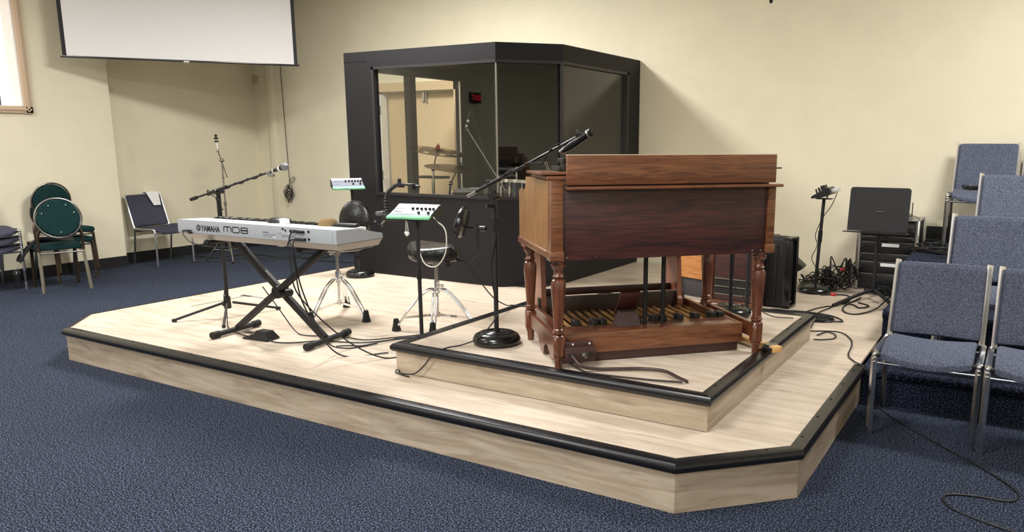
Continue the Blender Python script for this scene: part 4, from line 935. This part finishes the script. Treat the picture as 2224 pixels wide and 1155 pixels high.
# ------------------------------------------------------------------ music stand and rack
ms = thing('music_stand', 'black music stand with wide solid desk right of the organ', 'music stand', (-1.02, 6.90, S1))
P = []
for cx, cz, a0 in ((.215, .345, 0), (-.215, .345, PI/2)):
    for k in range(6): a = a0+PI/2*k/5; P.append((cx+.025*math.cos(a), cz+.025*math.sin(a)))
P += [(-.24, 0), (.24, 0)]
dk_ = MB().prism(P, -.003, .003).build('desk', BLACKM, ms, xf=Matrix.Translation((-.01, .03, .585)) @ Matrix.Rotation(math.radians(80), 4, 'X') @ Matrix.Rotation(-.0, 4, 'Z'))
MB().b2((-.03, -.006, 0), (.04, -.004, .004)).build('desk_mark', PRINTG, dk_, smooth=False, xf=Matrix.Translation((0, .055, .75)))
MB().box((-.015, .0, .578), (.52, .07, .006), bev=.002).build('ledge', BLACK, ms)
MB().cyl((0, .04, .10), (0, .04, .575), .015).cyl((0, .04, .57), (0, .085, .66), .012).build('pole', BLACKM, ms)
MB().cyl((0, .04, .06), (0, .04, .12), .025).b2((-.04, .065, .62), (.04, .10, .68)).build('hub', BLACK, ms)
for x, y in ((-.23, -.44), (.24, -.34), (.03, .44)):
    MB().tube(spline([(0, .04, .09), (x*.5, y*.5+.02, .055), (x, y, .012)]), .01, flat=(.014, .009)).build('leg', BLACKM, ms)
rk = thing('rack_case', 'black equipment rack case with metal edges by the back wall', 'rack', (-1.245, 7.40, S1), .0)
RW = .485
MB().b2((0, 0, 0), (RW, .43, .64), bev=.004).build('case_body', BLACKM, rk)
e_ = MB()
for x in (0, RW): e_.b2((x-.018, -.014, 0), (x+.018, .0, .65), bev=.003)
for z in (0.0, .64): e_.b2((-.01, -.014, z-.0), (RW+.01, .0, z+.012), bev=.003)
e_.b2((RW-.006, -.01, .635), (RW+.012, .43, .652), bev=.003); e_.b2((RW, .41, 0), (RW+.012, .43, .64), bev=.003)
e_.build('metal_edging', CHROMED, rk)
MB().b2((0, 0, .64), (RW, .43, .648)).build('case_lid', mat('grey lid', (150, 146, 138), .5), rk)
for k, (z0, z1) in enumerate(((.03, .16), (.165, .27), (.275, .345), (.35, .45), (.455, .50), (.505, .60))):
    u_ = MB().b2((.02, -.012, z0), (RW-.02, .0, z1), bev=.002).build('rack_unit', BLACK if k % 2 else mat('rack panel', (28, 28, 30), .35), rk)
    MB().b2((.03, -.0135, z1-.012), (.19, -.0118, z1-.008)).b2((.25, -.0135, z1-.006), (RW-.03, -.0118, z1-.003)).build('panel_line', CHROMED, u_, smooth=False)
    s_ = MB()
    for x in (.03, RW-.03): s_.cyl((x, -.015, (z0+z1)/2), (x, -.011, (z0+z1)/2), .004, n=8)
    s_.build('screw', CHROMED, u_)
    if k in (1, 3): MB().b2((.20, -.0145, z1-.045), (.345, -.0118, z1-.015)).build('white_label', PAPER, u_, smooth=False)
wr_ = thing('wireless_receiver', 'small silver wireless receivers with antennas on the rack case', 'receiver', (-.86, 7.45, S1+.648))
MB().b2((-.1, 0, 0), (.04, .12, .025), bev=.004).b2((-.1, .0, .028), (.03, .11, .05), bev=.004).build('receiver_body', CHROMED, wr_)
MB().cyl((.0, .05, .05), (-.005, .05, .17), .004).cyl((.03, .06, .02), (.03, .06, .15), .004).build('antenna', BLACK, wr_)
MB().tube(spline([(.0, .05, .05), (.06, .02, .03), (.10, .0, .01), (.115, -.03, -.05), (.105, -.06, -.12), (.12, -.06, -.2)]), .003).build('receiver_cable', CABLE, wr_)
# ------------------------------------------------------------------ stacking chairs with chrome frames
def stack_chair(name, label, fab, loc, rz, group):
    t = thing(name, label, 'chair', loc, rz, group)
    # seat: saddle shaped cushion, front is -y
    def f(u, v):
        x = -.222+.444*u; y = -.01+.45*v
        dip = -.034*math.cos(PI*(u-.5))*(1-.6*v); z = .475+dip+.018*math.sin(PI*v)-(.035*(1-v)**6)-.02*v
        return (x, y, z), (0, 0, 1)
    MB().grid(f, 14, 12, .045).build('seat', fab, t, sub=1)
    def g(u, v):
        x = -.225+.45*u; z = .475+.40*v; y = .445+.145*v+.03*math.cos(PI*(u-.5))*.9
        return (x, y, z), (0, -.95, .31)
    MB().grid(g, 14, 10, .034).build('backrest', fab, t, sub=1)
    for s in (-1, 1):
        x = s*.247
        MB().tube(spline([(x, .0, 0), (x, .0, .2), (x, .0, .40), (x, .006, .445), (x, .035, .462), (x, .2, .458), (x, .40, .452), (x, .45, .455)], 5), .011, flat=(.0125, .0095)).build('front_leg', mat('brushed leg steel', (215, 216, 220), .25, metal=1), t)
        MB().tube([(x, .42, .45), (x, .455, .25), (x, .50, 0)], .011, flat=(.0105, .0095)).build('rear_leg', CHROMED, t)
        MB().tube(spline([(x*.955, .44, .455), (x*.955, .458, .50), (x*.955, .52, .68), (x*.955, .592, .882)], 4), .01, flat=(.015, .007)).build('back_strip', mat('polished aluminium', (245, 245, 246), .28, metal=1), t)
        MB().b2((x-.015-.03*(s > 0), -.002, .435), (x+.015+.03*(s < 0), .03, .455), bev=.003).build('seat_block', BLACK, t)
        k = MB()
        for z in (.41, .43, .45): k.sph((x, -.006, z), .011, (1.1, .8, .9), n=10)
        k.build('gang_hook', CHROME, t)
    MB().cyl((-.247, .01, .402), (.247, .01, .402), .0085).build('cross_bar', CHROME, t)
    MB().cyl((-.247, .43, .42), (.247, .43, .42), .0085).build('cross_bar', CHROMED, t)
    return t
G = 'blue-grey stacking chairs on the risers'
c0 = stack_chair('stacking_chair', 'blue-grey chair at the left end of the front row on the carpet', FABG, (-.348, 4.25, 0), 0, G)
dup(c0, (.185, 4.235, 0), 0, 'blue-grey front row chair cut by the right picture edge')
dup(c0, (-.12, 4.93, .222), 0, 'blue-grey chair on the lowest riser directly behind the front row')
dup(c0, (-.03, 5.92, .445), 0, 'blue-grey chair on the middle riser, third row back')
dup(c0, (-.285, 7.16, .668), 0, 'blue-grey chair on the highest riser with black cable on its seat')
dup(c0, (.235, 7.13, .668), 0, 'blue-grey chair at the right edge on the highest riser')
# grey chair by left recess wall
c1 = stack_chair('stacking_chair', 'grey chair with a white cloth over its back by the left wall', FABL, (-9.31, 6.0, 0), math.radians(90), 'grey chairs by the left wall')
cl = MB()
def f(u, v):
    x = .06+.125*u-.03*(1-v)*(1 if u > .5 else -.6)*0; w_ = .06+.065*min(1, v*1.3)
    xx = .12+(u-.5)*2*w_*.62; s = v*.27
    if s < .05: y, z = .60-.0, .84+s
    elif s < .09: y, z = .60-(s-.05)*1.6, .897
    else: y, z = .532-(s-.09)*.22, .895-(s-.09)
    return (xx, y+.004*math.sin(u*9), z), (0, -.97, .2)
def f2(u, v):
    s = v*.26; w_ = .085-.04*max(0, (s-.08)/.18)
    xx = .10+(u-.5)*2*w_+.03*(s/.26)
    if s < .05: y, z = .630, .85+s
    elif s < .09: y, z = .630-(s-.05)*1.7, .903
    else: y, z = .562-(s-.09)*.36, .90-(s-.09)
    return (xx, y-.004*abs(math.sin(u*8)), z), (0, -.97, .2)
o = MB().grid(f2, 12, 24, .006).build('cloth', CLOTH); o.location = (-9.31, 6.0, 0); o.rotation_euler = (0, 0, PI/2)
tag(o, 'white cloth draped over the back of the grey chair', 'cloth')
# stack of grey chairs cut by the left picture edge
for k in range(3):
    dup(c1, (-9.10, 3.90, k*.085), math.radians(90), ('lowest', 'middle', 'top')[k]+' grey chair in the stack at the left picture edge', 'grey chairs by the left wall')
# ------------------------------------------------------------------ green banquet chairs with round backs
def round_chair(label, loc, rz, group):
    t = thing('round_back_chair', label, 'chair', loc, rz, group)
    def f(u, v):
        x = -.21+.42*u; y = -.02+.42*v; z = .455+.012*math.sin(PI*u)*math.sin(PI*v); return (x, y, z), (0, 0, 1)
    MB().grid(f, 10, 10, .06).build('seat', FABGR, t, sub=1)
    M = Matrix.Translation((0, .44, .765)) @ Matrix.Rotation(math.radians(-82), 4, 'X') @ Matrix.Diagonal((1.02, 1, 1, 1))
    bk_ = MB().lathe([(.001, -.024), (.17, -.024), (.19, -.012), (.192, .008), (.18, .02), (.001, .026)], M, 40).build('backrest', FABGR, t)
    sc = MB()
    for a in (.35, 1.05, 2.1, 2.8, 4.7): sc.sph(M @ Vector((.15*math.cos(a), -.15*math.sin(a), .022)), .0085, n=8)
    sc.build('bolt', CHROME, bk_)
    ring = [M @ Vector((.205*math.cos(2*PI*i/40), .205*math.sin(2*PI*i/40), 0)) for i in range(42)]
    MB().tube(ring, .0095, n=8).build('back_ring', mat('ring steel', (130, 126, 120), .35, metal=1), t)
    MB().prism([(.06*math.cos(PI*k/8), -.006-.018*math.sin(PI*k/8)) for k in range(9)], -.004, .005, M @ Matrix.Translation((0, -.178, .022))).build('hand_hole', BLACKM, bk_) if False else None
    for s in (-1, 1):
        MB().tube(spline([(s*.175, .43, .66), (s*.20, .42, .58), (s*.20, .41, .48), (s*.20, .41, .42)]), .01, flat=(.011, .011)).build('back_post', mat('bronze steel', (92, 78, 66), .35, metal=.8), t)
        MB().tube([(s*.20, .40, .42), (s*.215, .50, 0)], .01, flat=(.0115, .0115)).build('rear_leg', CHROMED, t)
        MB().tube([(s*.20, .03, .42), (s*.205, .0, 0)], .01, flat=(.0115, .0115)).build('front_leg', MATS['bronze steel'], t)
        MB().tube([(s*.20, .02, .415), (s*.20, .41, .415)], .01, flat=(.01, .01)).build('side_rail', CHROMED, t)
    MB().cyl((-.20, .405, .40), (.20, .405, .40), .009).build('cross_bar', CHROMED, t)
    MB().cyl((-.20, .03, .40), (.20, .03, .40), .009).build('cross_bar', CHROMED, t)
    return t
G2 = 'green round-backed chairs'
# facing direction: chair front is local -y ; front chair faces the wall (-x)
g0 = round_chair('green round-backed chair turned away with a dark jacket on its seat', (-9.08, 4.44, 0), math.radians(-105.6), G2)
dup(g0, (-9.17, 4.72, 0), math.radians(90), 'lower of two stacked green round-backed chairs against the left wall')
dup(g0, (-9.14, 4.73, .115), math.radians(90), 'upper of two stacked green round-backed chairs against the left wall')
# jacket
def f(u, v):
    x = -.36+.52*u; y = .04+.30*v
    z = .515+.02*math.sin(5*u+3*v)+.012*math.sin(11*v+u*4)
    if u < .4: z -= (.4-u)**1.3*.75
    return (x, y, z), (0, 0, 1)
o = MB().grid(f, 20, 12, .035).build('jacket', mat('dark jacket cloth', (30, 29, 32), .9, bump=.4, bscale=40), sub=1); o.location = (-9.09, 4.375, 0); o.rotation_euler = (0, 0, math.radians(72)); o.location = (-8.86, 4.40, 0)
tag(o, 'dark jacket folded over the seat of the front green chair', 'jacket')
t = thing('water_bottle', 'clear plastic water bottle on the carpet by the chair stack', 'bottle', (-9.24, 4.13, 0))
pl = glass_mat('clear plastic', .85, 2.5)
for dx in (0, .075): 
    MB().lathe([(.001, 0), (.03, 0), (.032, .02), (.03, .08), (.032, .14), (.03, .17), (.014, .20), (.014, .215), (.001, .215)], Matrix.Translation((0, dx*0, 0)), 20).build('bottle_body', pl, t) if dx == 0 else None
MB().cyl((0, 0, .205), (0, 0, .225), .016).build('bottle_cap', PAPER, t)
# ------------------------------------------------------------------ projector screen hung across the corner
SL, SR = Vector((-9.45, 4.95, 0)), Vector((-7.963, 7.0, 0)); dS = (SR-SL); LS = dS.length; aS = math.atan2(dS.y, dS.x)
sc_ = thing('projection_screen', 'white projection screen with black border hanging across the corner', 'screen', (SL.x, SL.y, 2.47), aS)
MB().b2((.06, -.002, .02), (LS-.06, .002, 1.15)).build('screen_fabric', mat('screen white', (232, 230, 228), .8), sc_, smooth=False)
for x_ in (.02, LS-.06): MB().b2((x_, -.003, .01), (x_+.04, .003, 1.15)).build('black_border', BLACKM, sc_, smooth=False)
MB().b2((.0, -.012, .0), (LS, .012, .022), bev=.004).build('bottom_bar', BLACKG, sc_)
p_ = MB().b2((LS*.5-.03, -.014, -.002), (LS*.5+.03, .014, .012), bev=.002).build('pull_tab', WHITEP, sc_)
MB().tube(spline([(LS*.5-.025, 0, 0), (LS*.5-.012, 0, -.014), (LS*.5+.012, 0, -.014), (LS*.5+.025, 0, 0)]), .003).build('pull_ring', mat('clear ring', (170, 160, 130), .4), p_)
MB().b2((-.02, -.05, 1.14), (LS+.02, .05, HC-2.47), bev=.01).build('screen_housing', BLACKM, sc_)
# cable hanging on the corner wall with coil
hc = thing('hanging_cable', 'black cable hanging down the back wall ending in a tangled coil', 'cable', (-9.31, YB-.025, 0))
MB().tube(spline([(-.02, 0, 3.69), (-.015, 0, 2.6), (.0, 0, 1.8), (.02, 0, 1.0), (.02, 0, .96)]), .0045).build('hanging_lead', CABLE, hc)
P = []
for k in range(90):
    a = k*.61; r_ = .5+.5*math.sin(k*.37)
    P.append((.02+.085*math.cos(a)*(.4+.6*r_), -.025+.025*math.sin(a*1.7), .80+.135*math.sin(a)*(.55+.45*math.cos(k*.23))))
MB().tube(spline(P, 4), .0042, n=6).tube(spline([(.02, 0, .93), (.03, -.01, .97), (.09, -.01, 1.03), (.14, -.01, 1.04), (.12, -.01, .99), (.05, -.01, .95)]), .0045).build('cable_coil', CABLE, hc)
# little hook end hanging from the ceiling
tag(MB().tube(spline([(-1.75, 6.0, HC), (-1.75, 6.0, 3.0), (-1.752, 6.0, 2.62)]), .003).lathe([(.001, 0), (.012, .012), (.016, .04), (.008, .07), (.001, .075)], Matrix.Translation((-1.752, 6.0, 2.56))).build('ceiling_pendant', BLACK), 'tiny black pendant tip hanging at the top picture edge', 'pendant')
# ------------------------------------------------------------------ loose cables
def cable(label, pts, r=.0045, name='cable', m=CABLE, n=7):
    return tag(MB().tube(spline(pts, n), r).build(name, m), label, 'cable')
z0 = .0055
fc = [(-1.213, 5.50, S1+.005), (-1.033, 5.572, S1+.005), (-.93, 5.435, S1+.005), (-.88, 5.251, S1+.005), (-.85, 4.97, S1+.005), (-.79, 4.84, S1+.005), (-.745, 4.765, S1+.012), (-.69, 4.74, .20), (-.645, 4.72, .07), (-.60, 4.70, z0), (-.512, 4.567, z0), (-.347, 4.377, z0), (-.153, 4.164, z0), (-.025, 4.03, z0), (.085, 3.879, z0), (.117, 3.784, z0), (.079, 3.705, z0), (-.047, 3.69, z0), (-.15, 3.65, z0), (-.172, 3.589, z0), (-.124, 3.50, z0), (.017, 3.432, z0), (.15, 3.38, z0), (.4, 3.2, z0)]
cable('long thin black cable from the stage snaking across the carpet at right', fc, .0045)
cable('small black cable loop on the stage right of the organ platform', [(-1.14, 5.40, S1+.2-.195), (-1.10, 5.53, S1+.005), (-1.03, 5.47, S1+.005), (-1.02, 5.36, S1+.005), (-1.08, 5.29, S1+.005), (-1.135, 5.27, S1+.005)], .0045)
cable('black cable running from the pedal across the stage front', [(-4.30, 3.37, S1+.01), (-4.22, 3.37, S1+.005), (-4.112, 3.42, S1+.005), (-4.0, 3.55, S1+.005), (-3.846, 3.60, S1+.005), (-3.70, 3.67, S1+.005), (-3.55, 3.90, S1+.005), (-3.3, 4.3, S1+.005), (-3.15, 4.7, S1+.005)], .0045)
cable('black cable from under the keyboard joining the bundle by the platform', [(-4.56, 3.56, S1+.32), (-4.45, 3.6, S1+.16), (-4.33, 3.62, S1+.02), (-4.2, 3.6, S1+.005), (-4.05, 3.67, S1+.005), (-3.88, 3.70, S1+.006), (-3.73, 3.72, S1+.008), (-3.58, 3.93, S1+.006), (-3.4, 4.2, S1+.005), (-3.2, 4.4, S1+.005)], .004)
cable('black cable curling around the right foot of the keyboard stand', [(-3.80, 3.50, S1+.005), (-3.75, 3.55, S1+.005), (-3.66, 3.60, S1+.006), (-3.60, 3.74, S1+.012), (-3.57, 3.90, S1+.006), (-3.42, 4.05, S1+.005), (-3.25, 4.15, S1+.005)], .0045)
cable('thin white wire lying near the stage middle', [(-3.83, 3.78, S1+.004), (-3.78, 3.84, S1+.004), (-3.74, 3.90, S1+.004), (-3.72, 3.96, S1+.004)], .0025, m=TAPEW)
bc_ = [[(-9.852, 6.33), (-9.741, 6.55), (-9.35, 6.62), (-9.295, 7.068), (-8.746, 7.084), (-8.60, 7.3), (-8.407, 7.184), (-7.916, 7.138), (-7.0, 7.30), (-6.4, 7.35)], [(-9.3, 6.2), (-9.1, 6.45), (-8.9, 6.9), (-8.7, 6.75), (-8.5, 7.0), (-8.2, 7.5), (-8.1, 7.3), (-8.3, 7.2)], [(-9.0, 6.75), (-8.8, 6.95), (-8.5, 7.25), (-8.7, 7.5), (-8.3, 7.6)]]
for q, l in zip(bc_, ('long black cable along the carpet in front of the back wall', 'wavy black cable on the carpet behind the keyboard', 'short black cable tangled on the carpet near the back wall')):
    cable(l, [(x, y, .006) for x, y in q], .006)
def tangle(label, c, rx, ry, h, n, r=.0045, seed=1, name='cable_tangle', step=.55, mm=CABLE, flat=1):
    rnd = random.Random(seed); P = []; a = 0; ph = rnd.random()*6
    for k in range(n):
        a += step+rnd.random()*.3; q = .45+.55*abs(math.sin(k*.21+ph)); jx = rnd.uniform(-.2, .2)
        P.append((c[0]+rx*math.cos(a)*q+rx*jx, c[1]+ry*math.sin(a)*q+ry*rnd.uniform(-.15, .15), c[2]+r+abs(h*math.sin(k*.8+ph))*rnd.random()))
    return tag(MB().tube(spline(P, 4), r, n=6).build(name, mm), label, 'cable')
tangle('flat coil of black cable on the stage in front of the open case', (-1.42, 5.93, S1+.0), .30, .14, .02, 90, .006, 3)
tangle('tangled pile of black cables beside the rack case foot', (-1.40, 7.35, S1), .16, .25, .30, 110, .0055, 4)
tangle('heap of black cables behind the open equipment case', (-1.58, 7.3, S1), .14, .28, .14, 90, .0055, 5)
tangle('coiled black cable on the stage under the music stand rack', (-.98, 7.25, S1), .17, .10, .06, 70, .006, 6)
tangle('coil of black cables lying on the highest riser', (-.56, 7.05, .668), .17, .22, .06, 110, .0055, 8)
tangle('black cable bundle lying on the seat of the highest chair', (-.33, 7.50, 1.155), .11, .05, .035, 60, .0045, 9)
cable('black mains cable looping on the stage before the music stand', [(-1.45, 6.9, S1+.005), (-1.25, 7.0, S1+.005), (-1.18, 6.75, S1+.005), (-1.22, 6.62, S1+.005), (-1.12, 6.6, S1+.005), (-1.05, 6.5, S1+.005), (-1.0, 6.62, S1+.005), (-1.1, 6.72, S1+.006)], .006)
cable('black cable arc in front of the music stand legs', [(-1.12, 6.95, S1+.005), (-1.17, 6.5, S1+.005), (-1.12, 6.27, S1+.005), (-1.02, 6.25, S1+.005), (-.92, 6.45, S1+.02), (-.86, 6.62, S1+.08), (-.80, 6.85, S1+.12)], .006)
cable('two black leads from the coil towards the wall stand', [(-1.35, 5.62, S1+.005), (-1.42, 5.9, S1+.005), (-1.35, 6.3, S1+.005), (-1.25, 6.45, S1+.005), (-1.3, 6.1, S1+.006), (-1.25, 5.75, S1+.005), (-1.22, 5.5, S1+.005)], .005)
for x, y, z, l in ((-1.35, 6.95, S1+.012, 'small red connector on the stage near the wall stand'), (-1.335, 7.2, S1+.2, 'small red connector on the cable pile by the rack')):
    tag(MB().cyl((x-.02, y, z), (x+.02, y-.01, z), .013).build('red_connector', RED), l, 'connector')
cable('dark cable loop on the stage behind the organ bench', [(-2.0, 5.5, S1+.005), (-2.1, 5.8, S1+.005), (-2.3, 5.7, S1+.005), (-2.6, 5.9, S1+.005), (-2.5, 6.1, S1+.005), (-2.3, 6.0, S1+.005), (-2.7, 6.4, S1+.005), (-3.0, 6.6, S1+.005)], .005)
cable('thin dark cable on the organ platform behind the pedals', [(-3.0, 4.9, S2+.005), (-2.6, 4.85, S2+.005), (-2.3, 4.95, S2+.005), (-2.15, 4.8, S2+.005), (-2.0, 4.95, S2+.005), (-1.8, 4.9, S2+.005)], .004)
# ------------------------------------------------------------------ lights: ceiling troffers
def troffer(x, y, e, lx=1.2, ly=.6, rz=0):
    L_ = bpy.data.lights.new('troffer_lamp', 'AREA'); L_.shape = 'RECTANGLE'; L_.size = lx; L_.size_y = ly; L_.energy = e; L_.color = (1.0, .985, .97)
    o = bpy.data.objects.new('troffer_lamp', L_); col.objects.link(o); o.location = (x, y, HC-.03); o.rotation_euler = (0, 0, rz)
troffer(-5.3, 5.2, 175, .6, 1.2)
for x, y, e in ((-5.1, 1.8, 35), (-8.2, 1.8, 90), (-2.1, 1.0, 110), (.9, 5.6, 110), (-5.0, -2.0, 110), (.1, -3.2, 270), (2.4, -3.0, 25), (-8.0, -3.0, 30)):
    troffer(x, y, e)
wd = bpy.data.worlds.new('World'); scene.world = wd; wd.use_nodes = True
wd.node_tree.nodes['Background'].inputs[0].default_value = (.9, .92, 1, 1); wd.node_tree.nodes['Background'].inputs[1].default_value = .3
# ------------------------------------------------------------------ camera
cd = bpy.data.cameras.new('Camera'); cam = bpy.data.objects.new('Camera', cd); col.objects.link(cam); scene.camera = cam
yaw, pitch, roll = math.radians(-29.99), math.radians(10.96), math.radians(.09)
fw = Vector((math.sin(yaw)*math.cos(pitch), math.cos(yaw)*math.cos(pitch), -math.sin(pitch))); rt = Vector((math.cos(yaw), -math.sin(yaw), 0)); up = rt.cross(fw)
r2 = rt*math.cos(roll)+up*math.sin(roll); u2 = up*math.cos(roll)-rt*math.sin(roll)
R3 = Matrix((r2, u2, -fw)).transposed()
cam.matrix_world = Matrix.Translation((0, 0, 1.55)) @ R3.to_4x4()
cd.sensor_width = 36; cd.lens = 1685.3/2224*36; cd.shift_x = (1112-1240.6)/2224; cd.shift_y = (634.6-577.5)/2224; cd.clip_start = .05
scene.view_settings.view_transform = 'Standard'; scene.view_settings.look = 'None'; scene.view_settings.gamma = 1; scene.view_settings.exposure = .35
scene.view_settings.use_curve_mapping = False
